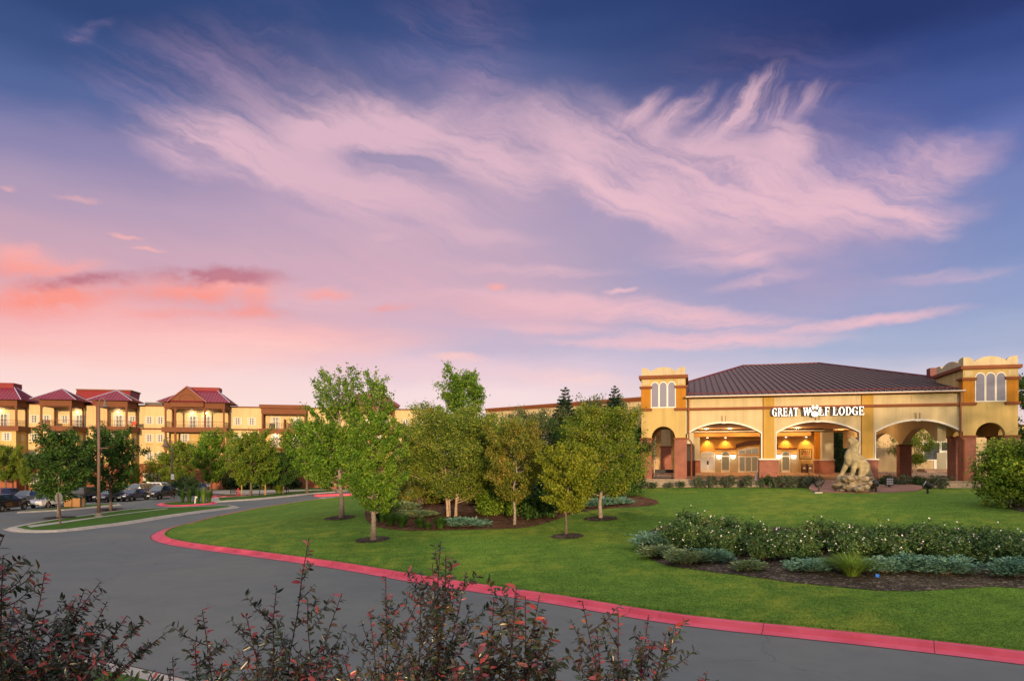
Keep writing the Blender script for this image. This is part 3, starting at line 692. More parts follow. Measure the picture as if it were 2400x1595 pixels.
# ceiling, beams, side walls
obj('ceiling', MB().box(1.9, 22.7, .78, 37.6, 8.6, 8.75), CEIL, P_)
obj('ceiling_beam', MB().box(1.95, 17.0, 24.5, 25.1, 8.22, 8.595), DARKM, P_)
obj('ceiling_beam', MB().box(1.95, 17.0, 24.2, 24.45, 8.30, 8.42), WHITE, P_)
obj('ceiling_beam', MB().box(1.95, 17.0, 33.0, 37.58, 8.05, 8.594), INW, P_)
for s_ in (2.25, 21.6):
    ts = [1.0, 11.0, 24.0, 36.0] if s_ > 10 else [5.6, 15.0, 25.0, 36.0]
    out = [(ts[0], 8.58), (ts[0], 6.5)]
    for a, b in zip(ts, ts[1:]): out += arc_pts(a + .5, b - .5, 6.5, 7.75, 10) + [(b + .45 if b < 36 else b, 6.5)]
    out += [(ts[-1], 8.58)]
    obj('side_arcade', MB().prism(yz(out, s_ - .3), (.6, 0, 0)), WALL if s_ > 10 else PALE, P_)
    for tt in ts[1:3]:
        obj('brick_column', MB().box(s_ - .5, s_ + .5, tt - .5, tt + .5, FLOOR - .1, 6.3 if s_ > 10 else 4.9), BRICK, P_)
        if s_ > 10: obj('column_cap', MB().box(s_ - .6, s_ + .6, tt - .6, tt + .6, 6.3, 6.42), TRIM, P_)
        else: obj('column_shaft', MB().box(s_ - .42, s_ + .42, tt - .42, tt + .42, 4.9, 6.5), PALE, P_)
sc_ = ps(1561, 24)
obj('brick_column', MB().box(sc_ - .62, sc_ + .62, 23.4, 24.6, FLOOR - .1, 6.5), BRICK, P_)
obj('column_cap', MB().box(sc_ - .72, sc_ + .72, 23.3, 24.7, 6.5, 6.64), TRIM, P_)
obj('column_shaft', MB().box(sc_ - .55, sc_ + .55, 23.45, 24.55, 6.64, 8.6), WALL, P_)
# free standing inner columns with brick feet
for px, tt, m_, w in ((1629.5, 34.0, PALE, .68), (1938, 27.0, PALE, .70), (1920, 33.0, ORNG, .6)):
    sc_ = ps(px, tt)
    obj('column_foot', MB().box(sc_ - w, sc_ + w, tt - w, tt + w, FLOOR - .05, 4.95), BRICK, P_)
    obj('column_foot_cap', MB().box(sc_ - w - .06, sc_ + w + .06, tt - w - .06, tt + w + .06, 4.95, 5.05), WHITE, P_)
    obj('column_shaft', MB().box(sc_ - w + .08, sc_ + w - .08, tt - w + .08, tt + w - .08, 5.05, 8.59), m_, P_)
# entrance wall and doors
ET = 38.0
sL, sR = 2.6, ps(1913, ET)
obj('entrance_wall', MB().box(sL, sR, ET, ET + .4, FLOOR - .1, 8.6).box(sR - .4, sR, ET + .4, ET + 14, FLOOR - .1, 8.6).box(sL, sL + .4, ET + .4, ET + 14, FLOOR - .1, 8.6), INW, P_)
def lower_panel(pa, pb, ptop):
    a, b = ps(pa, ET), ps(pb, ET); z = pz(ptop, (a + b) / 2, ET)
    obj('pale_wall_panel', MB().box(a, b, ET - .035, ET - .003, FLOOR, z), INW2, P_)
lower_panel(1676, 1729, 1064); lower_panel(1800, 1829.5, 1064); lower_panel(1853, 1872, 1064)
def door(pa, pb, ptop, ptr, arched, leaves, glass, name='entrance_door'):
    a, b = ps(pa, ET), ps(pb, ET); c = (a + b) / 2; z1 = pz(ptop, c, ET); zt = pz(ptr, c, ET); y = ET - .14
    w = b - a
    top = arc_pts(a, b, max(zt + .05, z1 - w * .5 if arched > 1 else z1 - .32), z1, 10) if arched else [(a, z1), (b, z1)]
    f = obj(name, MB().prism([(a, y, FLOOR), (b, y, FLOOR)] + xz(top[::-1], y), (0, .12, 0)), WHITE, P_)
    mb = MB(); n = leaves
    for i in range(n):
        x0 = a + w * i / n + .13; x1 = a + w * (i + 1) / n - .13 + (.06 if n > 1 and i == 0 else 0)
        mb.box(x0, x1, y - .012, y + .005, FLOOR + .32, zt - .12)
    ti = [(a + .13, zt + .06), (b - .13, zt + .06)]
    tp = [(c + (x - c) * .86, zt + .06 + (z - zt - .06) * .86) for x, z in (top[::-1] if arched else top[::-1])]
    mb.prism(xz(ti + [p for p in tp if p[1] > zt + .1], y - .012), (0, .017, 0))
    obj('glass', mb, glass, f)
    if n > 1:
        obj('mullion', MB().box(c - .035, c + .035, y - .03, y - .013, zt + .06, z1 - .1), WHITE, f)
        obj('handle', MB().box(c - .12, c + .12, y - .07, y - .02, FLOOR + 1.05, FLOOR + 1.55), DARKM, f)
door(1641.5, 1676, 1056.5, 1067.5, 1, 2, PALEG)
door(1690, 1711, 1057, 1068, 2, 1, LITG)
door(1831, 1852, 1057, 1068, 2, 1, LITG)
# sliding entrance with curved brown hood
a, b = ps(1730.5, ET), ps(1778, ET); c = (a + b) / 2; y = ET - .14
f = obj('sliding_door', MB().box(a, b, y, y + .13, FLOOR, 5.55), WHITE, P_)
mb = MB(); w = (b - a)
for i in range(3): mb.box(a + .15 + i * (w - .2) / 3, a + (i + 1) * (w - .2) / 3, y - .012, y + .004, FLOOR + .2, 5.35)
obj('glass', mb, LITG, f)
f = obj('transom_window', MB().prism([(a, y, 5.75), (b, y, 5.75), (b, y, 6.75), (c, y, 6.75), (a, y, 6.35)], (0, .12, 0)), WHITE, P_)
mb = MB()
for i in range(3):
    x0 = a + .08 + i * (w - .08) / 3; x1 = x0 + (w - .08) / 3 - .08; mb.prism([(x0, y - .012, 5.82), (x1, y - .012, 5.82), (x1, y - .012, 6.3 + .13 * i), (x0, y - .012, 6.22 + .13 * i)], (0, .016, 0))
obj('glass', mb, glass_mat('transom_glass', (.30, .34, .33), .06, .9), f)
hp = arc_pts(a - .35, b + 2.4, 6.55, 7.1, 12); obj('door_hood', MB().prism(xz(hp + [(x, z + .55) for x, z in hp[::-1]], ET - .6), (0, .5, 0)), M('hood_brown', (.085, .035, .028), .6, .1, 2), P_)
for pa, pb in ((1676.5, 1725.5), (1806, 1867.5)):
    a, b = ps(pa, ET), ps(pb, ET); obj('wall_ledge', MB().box(a, b, ET - .34, ET - .002, 6.42, 6.6), TRIM, P_)
for px in (1684.8, 1717.6, 1825.2, 1859.5):
    s_ = ps(px, ET); f = obj('wall_sconce', MB().box(s_ - .2, s_ + .2, ET - .1, ET - .036, 5.2, 5.75), TRIM, P_)
    obj('lamp_shade', MB().prism([(s_ - .22, ET - .3, 5.2), (s_ + .22, ET - .3, 5.2), (s_ + .28, ET - .3, 5.62), (s_ - .28, ET - .3, 5.62)], (0, .19, 0)), LAMP, f)
def lamp(name, kind, s_, t_, z, power, col=(1, .58, .22), size=.08, ang=None, aim=None):
    l = bpy.data.lights.new(name, kind); l.energy = power; l.color = col; l.shadow_soft_size = size
    o = bpy.data.objects.new(name, l); COL.objects.link(o); o.parent = P_; o.location = (s_, t_, z)
    if kind == 'SPOT': l.spot_size = R(ang); l.spot_blend = .7; o.rotation_euler = (R(aim), 0, 0)
for px in (1658, 1700, 1841, 1888):
    s_ = ps(px, ET); obj('downlight', MB().lathe([(.09, 0), (.13, .05)], (s_, ET - .55, 8.0), 10), LAMP, P_)
    lamp('downlight_and_fill', 'SPOT', s_, ET - .55, 7.98, 420, (1, .52, .12), .06, 96, 14)
for s_, t_ in ((4.0, 22), (6.6, 22), (11.0, 22), (13.8, 22), (4.5, 31), (8.5, 31), (12.5, 31), (15.5, 31)):
    zc = 8.6 if t_ < 33 else 8.05
    obj('downlight', MB().lathe([(.15, 0), (.17, .04)], (s_, t_, zc - .045), 10), LAMP, P_)
    lamp('downlight_and_fill', 'POINT', s_, t_, zc - .35, 270, (1, .60, .26), .15)
for s_, t_ in ((18.5, 14), (19.5, 28)): lamp('downlight_and_fill', 'POINT', s_, t_, 8.2, 160, (1, .60, .26), .15)  # added fill lamps without fixtures, to brighten the columns behind the last arch
for px in (1684.8, 1717.6, 1825.2, 1859.5): lamp('sconce_glow', 'POINT', ps(px, ET), ET - .5, 5.5, 26, (1, .82, .55), .1)
# lobby seen through the doors
obj('lobby_floor', MB().box(sL + .4, sR - .4, ET + .4, ET + 13.6, FLOOR - .08, FLOOR + .02), M('lobby_floor', (.35, .22, .12), .5, .1, 1), P_)

# ------------------------------------------------------------------ paving and low wall round the portico
def lw(pts): return [pw(*p) for p in pts]
FLOORM = M('portico_paving', (.42, .27, .18), .8, .14, .6, .15, 20, fine=.1)
sheet('portico_floor', lw([(-12, -1.0), (34, -1.0), (34, 70), (-12, 70)]), FLOORM, FLOOR, 0)
sw = obj('stone_wall', MB().box(-8, ps(1907, -1.1), -1.35, -1.0, 2.2, FLOOR + .02).box(-8, ps(1907, -1.1), -1.4, -.97, FLOOR + .02, FLOOR + .09), STONE)
sw.location = (*PO, 0); sw.rotation_euler = (0, 0, PTH); tag(sw, 'low stone retaining wall beside the brick plaza, under the round bushes of the first arch', 'wall', 'low stone walls')
sw = obj('stone_wall', MB().box(18.9, 32, -1.35, -1.0, 2.0, FLOOR + .02).box(18.9, 32, -1.4, -.97, FLOOR + .02, FLOOR + .09), STONE)
sw.location = (*PO, 0); sw.rotation_euler = (0, 0, PTH); tag(sw, 'low stone retaining wall under the tower with the tree shadow, behind the big green bush', 'wall', 'low stone walls')
# brick plaza with the statue
def pl_h(x, y):
    s_ = (x - PO[0]) * .9672 - (y - PO[1]) * .254; t_ = (x - PO[0]) * .254 + (y - PO[1]) * .9672
    gz = g(x, y) + .03; f = max(0, min(1, (-t_ - 1.0) / 4.0)); return (FLOOR + .004) * (1 - f) + gz * f
plz = smooth_line([pw(ps(1908, -1.0), -1.0), pw(ps(1904, -2.4), -2.4)] + [at(*p)[:2] for p in ((1896, 1147), (1912, 1151.5), (1960, 1154), (2040, 1154.5), (2100, 1153), (2150, 1149.5))] + [pw(18.9, -3.5), pw(18.9, -1.0)], .7)
sheet('brick_plaza', plz, BRICKP, .015, .8, pl_h)
mb = MB(); ip_ = [(x, y, pl_h(x, y) + .012) for x, y in plz]
for a_, b_ in zip(ip_, ip_[1:]): mb.quad((a_[0], a_[1], a_[2] - .75), (b_[0], b_[1], b_[2] - .75), b_, a_)
o_ = obj('plaza_kerb', mb, BRICKP); o_['kind'] = 'structure'
# ------------------------------------------------------------------ lettering
def glyph(ch):
    """serif capitals as convex pieces in a box of height 1; returns (pieces, width)"""
    P = []; tk, tn, sf = .17, .085, .065
    def rect(x0, y0, x1, y1): P.append([(x0, y0), (x1, y0), (x1, y1), (x0, y1)])
    def ln(x0, y0, x1, y1, w): P.append([(x0 - w / 2, y0), (x0 + w / 2, y0), (x1 + w / 2, y1), (x1 - w / 2, y1)])
    def arc(cx, cy, rx, ry, a0, a1, th, tv, n=14):
        for i in range(n):
            a, b = R(a0 + (a1 - a0) * i / n), R(a0 + (a1 - a0) * (i + 1) / n)
            P.append([(cx + rx * math.cos(a), cy + ry * math.sin(a)), (cx + rx * math.cos(b), cy + ry * math.sin(b)), (cx + (rx - th) * math.cos(b), cy + (ry - tv) * math.sin(b)), (cx + (rx - th) * math.cos(a), cy + (ry - tv) * math.sin(a))])
    def stem(x, top=True, bot=True):
        rect(x, 0, x + tk, 1)
        if bot: rect(x - .07, 0, x + tk + .07, sf)
        if top: rect(x - .07, 1 - sf, x + tk + .07, 1)
    w = .8
    if ch == 'I': stem(.09); w = .4
    elif ch == 'L': stem(.09); rect(.3, 0, .68, tn); P.append([(.60, 0), (.70, 0), (.70, .3), (.66, .3)]); w = .74
    elif ch == 'E': stem(.09); rect(.3, 0, .66, tn); rect(.3, 1 - tn, .64, 1); rect(.3, .46, .52, .54); P.append([(.6, 0), (.7, 0), (.7, .27), (.66, .27)]); P.append([(.62, .75), (.66, .75), (.66, 1), (.58, 1)]); rect(.49, .38, .54, .62); w = .74
    elif ch == 'F': stem(.09); rect(.3, 1 - tn, .64, 1); rect(.3, .46, .52, .54); P.append([(.62, .72), (.66, .72), (.66, 1), (.58, 1)]); rect(.49, .38, .54, .62); w = .70
    elif ch == 'T': rect(.27, 0, .48, 1); rect(.2, 0, .55, sf); rect(.04, 1 - tn, .71, 1); P.append([(.03, .72), (.07, .72), (.13, 1), (.03, 1)]); P.append([(.68, .72), (.72, .72), (.72, 1), (.62, 1)]); w = .75
    elif ch == 'A': ln(.15, 0, .40, 1, tn); ln(.62, 0, .40, 1, tk); rect(.22, .30, .56, .38); rect(.02, 0, .28, sf); rect(.46, 0, .80, sf); w = .82
    elif ch == 'W': ln(.26, 0, .12, 1, tk); ln(.26, 0, .48, 1, tn); ln(.66, 0, .46, 1, tk); ln(.66, 0, .90, 1, tn); rect(0, 1 - sf, .30, 1); rect(.34, 1 - sf, .62, 1); rect(.78, 1 - sf, 1.02, 1); w = 1.02
    elif ch == 'O': arc(.42, .5, .42, .5, 0, 360, .2, .075, 26); w = .86
    elif ch == 'D': stem(.09); arc(.36, .5, .44, .5, -90, 90, .2, .085); w = .82
    elif ch == 'G': arc(.42, .5, .42, .5, 42, 318, .2, .075, 24); rect(.56, .02, .76, .42); rect(.48, .38, .82, .45); P.append([(.66, .66), (.74, .66), (.74, .95), (.70, .95)]); w = .84
    elif ch == 'R': stem(.09); arc(.36, .74, .32, .26, -90, 90, .19, .08, 10); P.append([(.34, .5), (.52, .5), (.84, 0), (.62, 0)]); rect(.60, 0, .86, sf); w = .84
    elif ch == 'N': rect(.10, 0, .19, 1); rect(.66, 0, .75, 1); P.append([(.10, 1), (.30, 1), (.75, 0), (.58, 0)]); rect(.02, 0, .28, sf); rect(.02, 1 - sf, .22, 1); rect(.58, 1 - sf, .83, 1); w = .85
    elif ch == 'S': arc(.32, .74, .29, .26, 30, 270, .16, .08, 12); arc(.32, .26, .30, .26, -150, 90, .17, .08, 12); w = .64
    else: w = .4
    return P, w
def paw(c, r):
    """pieces of a paw print: one pad and four toes"""
    P = []
    def el(cx, cz, rx, rz, rot=0, n=14):
        P.append([(c[0] + r * (cx + rx * math.cos(a) * math.cos(rot) - rz * math.sin(a) * math.sin(rot)), c[1] + r * (cz + rx * math.cos(a) * math.sin(rot) + rz * math.sin(a) * math.cos(rot))) for a in [2 * math.pi * i / n for i in range(n)]])
    el(0, -.46, .56, .44); el(-.72, .14, .20, .33, .45); el(-.28, .64, .21, .37, .12); el(.28, .64, .21, .37, -.12); el(.72, .14, .20, .33, -.45)
    return P
def write(mb, text, x0, z0, width, h, y, depth):
    gs = [glyph(c) for c in text]; gap = .07
    tot = sum(w for _, w in gs) + gap * (len(gs) - 1); sx = width / tot; x = x0; i = 0
    for P, w in gs:
        for pc in P:
            i += 1; e = .0006 * (i % 7)
            mb.prism([(x + px * sx, y - e, z0 + pz_ * h) for px, pz_ in pc], (0, depth + e, 0))
        x += (w + gap) * sx
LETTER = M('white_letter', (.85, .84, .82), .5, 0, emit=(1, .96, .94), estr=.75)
LSIDE = M('letter_backing', (.33, .30, .27), .6, .05, 2)
t = thing('hotel_sign', 'large white raised letters with a paw print, over the middle arch', 'sign', (*PO, 0), PTH)
sx = lambda px: ps(px, -.3)
zb, hh = pz(974, 11, -.3), .67
fr = MB(); bk = MB()
for txt, pa, pb in (('GREAT', 1809.5, 1870), ('W', 1882, 1900.5), ('LF', 1919, 1944), ('LODGE', 1951, 2025)):
    a, b = sx(pa), sx(pb); fr = MB(); bk = MB(); write(fr, txt, a, zb, b - a, hh, -.42, .03); write(bk, txt, a, zb, b - a, hh, -.388, .30)
    obj('lettering', fr, LETTER, t); obj('letter_side', bk, LSIDE, t)
mb = MB(); b2 = MB(); c_ = (sx(1909.5), pz(963.5, 12, -.3))
for i, pc in enumerate(paw(c_, .50)): mb.prism(xz(pc, -.45 - .001 * i), (0, .04, 0)); b2.prism(xz(pc, -.405), (0, .3, 0))
obj('paw_emblem', mb, LETTER, t); obj('emblem_side', b2, LSIDE, t)
for qa, qb in ((1806, 1872), (1880, 1945), (1950, 2022)): obj('mounting_rail', MB().box(sx(qa), sx(qb), -.10, -.035, zb + .12, zb + .56), LSIDE, t)
# wall sign beside the doors
yb = ET - .16
t = thing('wall_sign', 'square tan wall sign with dark letters and a red paw, above a small name plate', 'sign', (*PO, 0), PTH)
a, b = ps(1873.7, yb), ps(1902.5, yb); c = (a + b) / 2; z1, z0 = pz(1051, c, yb), pz(1075.2, c, yb)
DK = M('sign_dark', (.05, .02, .015), .6, 0); TAN = M('sign_tan', (.62, .40, .14), .7, .06, 3); REDP = M('paw_red', (.45, .04, .03), .6, 0)
obj('frame', MB().box(a, b, yb, yb + .12, z0, z1), DK, t)
obj('panel', MB().box(a + .09, b - .09, yb - .012, yb - .001, z0 + .09, z1 - .09), TAN, t)
mb = MB(); w = b - a - .36; h = (z1 - z0 - .4) / 3
write(mb, 'GREAT', a + .18, z1 - .16 - h, w, h * .92, yb - .03, .017)
write(mb, 'W', a + .2, z1 - .20 - 2 * h, w * .27, h * .92, yb - .03, .017); write(mb, 'LF', b - .2 - w * .36, z1 - .20 - 2 * h, w * .36, h * .92, yb - .03, .017)
write(mb, 'LODGE', a + .18, z0 + .14, w, h * .85, yb - .03, .017)
obj('lettering', mb, DK, t)
mb = MB()
for i, pc in enumerate(paw((c - .03, z1 - .2 - 1.5 * h), h * .62)): mb.prism(xz(pc, yb - .034 - .001 * i), (0, .02, 0))
obj('paw_emblem', mb, REDP, t)
z1, z0 = pz(1078.2, c, yb), pz(1083.8, c, yb)
obj('name_plate', MB().box(a, b, yb, yb + .1, z0, z1), TAN, t)
mb = MB(); write(mb, 'ILLINOIS', a + .1, z0 + .07, b - a - .2, z1 - z0 - .14, yb - .02, .018); obj('plate_lettering', mb, DK, t)
# two bins under the sign
for i, (pa, pb, lab) in enumerate(((1878, 1890.6, 'brown litter bin with a dark frame, under the square wall sign, nearer the arched door'), (1891.6, 1904, 'brown litter bin with a dark frame, under the square wall sign, nearer the orange column'))):
    a, b = ps(pa, 37), ps(pb, 37)
    t = thing('litter_bin', lab, 'bin', (*pw((a + b) / 2, 37), FLOOR), PTH, 'litter bins under the wall sign'); w = (b - a) / 2
    obj('bin_body', MB().box(-w + .05, w - .05, -.3, .3, .06, 1.0), M('bin_brown', (.16, .09, .06), .6, .1, 3), t, bevel=.02)
    obj('bin_frame', MB().box(-w, -w + .05, -.34, .34, 0, 1.1).box(w - .05, w, -.34, .34, 0, 1.1).box(-w, w, -.34, .34, 1.1, 1.16), DARKM, t)
    obj('emblem', MB().lathe([(.16, 0), (.16, .01)], (0, 0, 0), 12), WHITE, t, loc=(0, -.301, .62)).rotation_euler = (R(90), 0, 0)
# white cone by the brick pier
x, y = pw(ps(1773, 1.2), 1.2)
t = thing('traffic_cone', 'narrow white cone standing beside the brick pier', 'cone', (x, y, FLOOR + .004))
obj('cone', MB().lathe([(.2, .03), (.17, .05), (.05, .68), (.04, .7)], n=14), WHITE, t, smooth=False); obj('base', MB().box(-.24, .24, -.24, .24, 0, .03), WHITE, t)
# bench seen through the tower arch
t = thing('metal_bench', 'dark metal bench in the shade of the left tower', 'bench', (*pw(.0, 1.6), FLOOR), PTH)
obj('seat', MB().box(-.8, .8, -.22, .22, .42, .47), DARKM, t); obj('backrest', MB().box(-.8, .8, .2, .24, .52, .85), DARKM, t)
for q in (-.7, .7): obj('leg', MB().box(q - .03, q + .03, -.2, .2, 0, .42), DARKM, t)
# ------------------------------------------------------------------ annex behind the portico and the conference wing
AX = thing('annex_building', 'beige building with a glazed white door, seen through the last arch', 'building', (*pw(0, 47), 0), PTH)
ab = lambda px, t: ps(px, t)
obj('wall', MB().box(19.0, 46, 0, 10, 2.5, 9.6), M('annex_wall', (.52, .40, .24), .9, .06, .8), AX)
obj('roof', MB().box(18.8, 46.2, -.2, 10.2, 9.6, 9.8), TRIM, AX)
q0 = ps(2208, 46.9); d_ = obj('door', MB().box(q0 - 1.0, q0 + .9, -.1, -.002, 3.3, 6.3), WHITE, AX)
obj('glass', MB().box(q0 - .65, q0 + .55, -.12, -.101, 3.7, 6.0), glass_mat('annex_glass', (.3, .28, .2), .06, .8), d_)
for px in (2187, 2228):
    q0 = ps(px, 46.9); wn = obj('window', MB().box(q0 - 1.3, q0 + 1.0, -.08, -.003, 4.9, 7.6), WHITE, AX)
    obj('pane', MB().box(q0 - 1.1, q0 + .8, -.1, -.081, 5.05, 7.4), DGLASS, wn)
st = MB(); q0 = ps(2208, 45)
st.box(q0 - 2.4, q0 + 2.2, -3.0, -.12, FLOOR, 3.75).box(q0 - 2.4, q0 + 2.2, -3.9, -3.0, FLOOR, 3.5); obj('steps', st, M('steps_stone', (.34, .24, .18), .9, .1, 1), AX)
obj('wall', MB().box(8, 19, 14, 20, 2.5, 12.5), M('annex_wall_shaded', (.30, .28, .26), .9, .06, .8), AX)  # greyer than the beige annex: its shade is put into the colour
# long conference wing behind the trees
c0 = Vector((-4.2, 112.6)); c1 = Vector((19.0, 90.2)); dv = (c1 - c0); Lc = dv.length
CW = thing('conference_wing', 'long plain beige wing with pilasters and a brown coping, behind the trees', 'building', (c0.x, c0.y, 0), math.atan2(dv.y, dv.x))
obj('wall', MB().box(0, Lc, 0, 14, -.5, 13.15), M('wing_wall', (.54, .42, .25), .9, .06, .5), CW)
obj('coping', MB().box(-.2, Lc + .2, -.22, 14.2, 13.15, 13.45).box(-.1, Lc + .1, -.1, 14.1, 12.85, 13.15), TRIM, CW)
for i in range(9):
    q = 1.2 + i * 3.7; obj('pilaster', MB().box(q - .42, q + .42, -.09, -.002, -.4, 12.2).box(q - .55, q + .55, -.14, -.002, 12.2, 12.6), M('wing_pilaster', (.53, .40, .22), .9, .06, .5), CW)
# ------------------------------------------------------------------ the four-storey hotel on the left
HO = (-86.7, 111.0); HTH = math.atan2(15, 71); _hu = (math.cos(HTH), math.sin(HTH)); _hn = (-math.sin(HTH), math.cos(HTH))
def hx(px, d=0.0):
    k = (px - 1200) / FPX; bx, by = HO[0] + _hn[0] * d, HO[1] + _hn[1] * d
    return (k * by - bx) / (_hu[0] - k * _hu[1])
def hz(py, s, d=0.0): return EYE - (py - HORY) / FPX * (HO[1] + _hu[1] * s + _hn[1] * d)
H_ = thing('hotel_building', 'four storey beige hotel with brown balcony towers and red metal hip roofs', 'hotel', (*HO, 0), HTH)
HW = M('hotel_stucco', (.60, .46, .25), .9, .05, .5)
HW2 = M('hotel_stucco_ochre', (.54, .39, .155), .9, .05, .5)
HBR = M('hotel_brick', (.29, .10, .062), .9, .2, 1.5, fine=.15)
HTR = M('hotel_brown', (.17, .062, .028), .75, .1, 1)
HRED = M('hotel_red_roof', (.185, .012, .036), .45, .12, .6, spec=.5)
HRED2 = M('hotel_red_cladding', (.20, .018, .022), .6, .08, 1)
HIPC = M('hip_cap_highlight', (.42, .42, .60), .35, 0, spec=.6)  # highlights along the roof hips are put into this pale blue
HGREY = M('hotel_grey_box', (.12, .11, .11), .8, .1, 1)
HGLASS = glass_mat('hotel_pane', (.15, .16, .155), .06, .8)
CURT = M('curtain', (.55, .50, .42), .9, .1, 4)
HL = M('hotel_lamp_glow', (.9, .8, .6), .5, 0, emit=(1, .9, .7), estr=5)
x0, x1 = -16.0, hx(1012)
obj('wall', MB().box(x0, x1, 0, 16, 4.2, 14.1), HW, H_)
obj('brick_base', MB().box(x0 - .1, x1 + .1, -.10, 16.1, -.4, 4.2), HBR, H_)
obj('cornice', MB().box(x0 - .1, x1 + .1, -.14, -.002, 10.15, 10.42).box(x0 - .1, x1 + .1, -.18, 16.1, 14.1, 14.32).box(x0 - .12, x1 + .12, -.18, -.002, 4.2, 4.36), HTR, H_)
# one window, then copies
def make_window(w, h, name='window'):
    f = MB().box(-w / 2, w / 2, -.06, -.002, 0, .08).box(-w / 2, w / 2, -.06, -.002, h - .08, h).box(-w / 2, -w / 2 + .08, -.06, -.002, .08, h - .08).box(w / 2 - .08, w / 2, -.06, -.002, .08, h - .08)
    f.box(-.05, .05, -.058, -.002, .08, h - .08)
    for i in (1, 2):
        f.box(-w / 2 + .08, -.05, -.045, -.003, h * i / 3 - .02, h * i / 3 + .02).box(.05, w / 2 - .08, -.045, -.003, h * i / 3 - .02, h * i / 3 + .02)
    for c in (-w / 4, w / 4): f.box(c - .02, c + .02, -.044, -.003, .08, h - .08)
    a = obj(name, f, WHITE, H_)
    obj('pane', MB().box(-w / 2 + .08, w / 2 - .08, -.02, -.003, .08, h - .08), HGLASS, a)
    obj('curtain', MB().box(-w / 2 + .1, -w / 2 + .1 + w * .2, -.026, -.021, .09, h - .09), CURT, a)
    obj('curtain', MB().box(w / 2 - .1 - w * .16, w / 2 - .1, -.026, -.021, .09, h - .09), CURT, a)
    return a
def put_copy(src, used, x, y, z):
    if not used: used.append(1); src.location = (x, y, z); return src
    c = src.copy(); COL.objects.link(c); c.location = (x, y, z)
    for ch in src.children:
        d = ch.copy(); COL.objects.link(d); d.parent = c
    return c
W1 = make_window(1.35, 1.3); u1 = []
for px in (80, 350, 376, 557, 590, 950, 985):
    x = hx(px)
    for z in (11.1, 8.05, 5.0): put_copy(W1, u1, x, 0, z)
    obj('vent_grille', MB().box(x - .55, x + .55, -.04, -.002, 7.45, 7.8), HW2, H_); obj('vent_grille', MB().box(x - .55, x + .55, -.04, -.002, 4.5, 4.85), HW2, H_)
G1 = make_window(1.5, 1.9); ug = []
for px in (30, 80, 347, 373, 556, 590, 640, 700, 760, 950, 985): put_copy(G1, ug, hx(px), -.10, .85)
D1 = make_window(1.7, 2.15, 'balcony_door'); ud = []
SM = make_window(.55, 1.0); us = []
def post(mb, x, y, z0, z1, w=.13): mb.box(x - w, x + w, y - w, y + w, z0, z1)
def rail(mb, a, b, z):
    a, b = Vector(a), Vector(b); L = (b - a).length; n = max(1, int(L / .28)); t = (b - a) / L
    for zz, r in ((z + .95, .035), (z + .1, .025)): mb.tube([(a.x, a.y, zz), (b.x, b.y, zz)], r, 4)
    for i in range(n + 1):
        p = a + t * L * i / n; mb.box(p.x - .014, p.x + .014, p.y - .014, p.y + .014, z + .1, z + .95)
def bracket(mb, x, y, z, dx, dy):
    pts = [(x + dx * .85 * (1 - math.cos(q)), y + dy * .85 * (1 - math.cos(q)), z - .95 + .95 * math.sin(q)) for q in [math.pi / 2 * i / 5 for i in range(6)]]
    mb.tube(pts, .05, 5)
def hip(name, xa, xb, ya, yb, ze, za, ov=.9, rid=None, mat=HRED, parent=None):
    xa -= ov; xb += ov; ya -= ov
    if rid is None: rid = ((xa + xb) / 2, (xa + xb) / 2, (ya + yb) / 2)
    r0, r1, ry = rid
    v = [(xa, ya, ze), (xb, ya, ze), (xb, yb, ze), (xa, yb, ze), (r0, ry, za), (r1 + .001, ry, za)]
    o = obj(name, MB().add(v, [(0, 1, 5, 4), (1, 2, 5), (2, 3, 4, 5), (3, 0, 4), (3, 2, 1, 0)]), mat, parent or H_)
    mb = MB()
    for i, j in ((0, 4), (1, 5), (2, 5), (3, 4)): mb.tube([(v[i][0], v[i][1], v[i][2] + .03), (v[j][0], v[j][1], v[j][2] + .03)], .07, 4)
    mb.tube([v[4], v[5]], .07, 4); obj('hip_cap', mb, HIPC, o)
    mb = MB(); n = int((xb - xa) / .5)
    for i in range(1, n):
        q = xa + (xb - xa) * i / n; f = min(1, (q - xa) / max(r0 - xa, .01), (xb - q) / max(xb - r1, .01))
        mb.tube([(q, ya, ze + .02), (q, ya + (ry - ya) * f, ze + (za - ze) * f + .02)], .028, 3, False)
    m = int((yb - ya) / .5)
    for i in range(1, m):
        q = ya + (yb - ya) * i / m; f = min(1, (q - ya) / max(ry - ya, .01), (yb - q) / max(yb - ry, .01))
        mb.tube([(xb, q, ze + .02), (xb + (r1 - xb) * f, q, ze + (za - ze) * f + .02)], .028, 3, False)
    obj('roof_seam', mb, M('red_seam', (.09, .008, .02), .5, 0), o); return o
def hlamp(x, y, z):
    f = obj('wall_lamp', MB().box(x - .1, x + .1, y - .06, y - .002, z - .1, z + .15), HTR, H_); obj('lamp_glow', MB().ball((x, y - .18, z), .15, 8, 6), HL, f)
    l = bpy.data.lights.new('balcony_lamp_light', 'POINT'); l.energy = 45; l.color = (1, .8, .5); l.shadow_soft_size = .1
    o = bpy.data.objects.new('balcony_lamp_light', l); COL.objects.link(o); o.parent = H_; o.location = (x, y - .45, z)
DK10 = 9.6; DK11 = 10.4
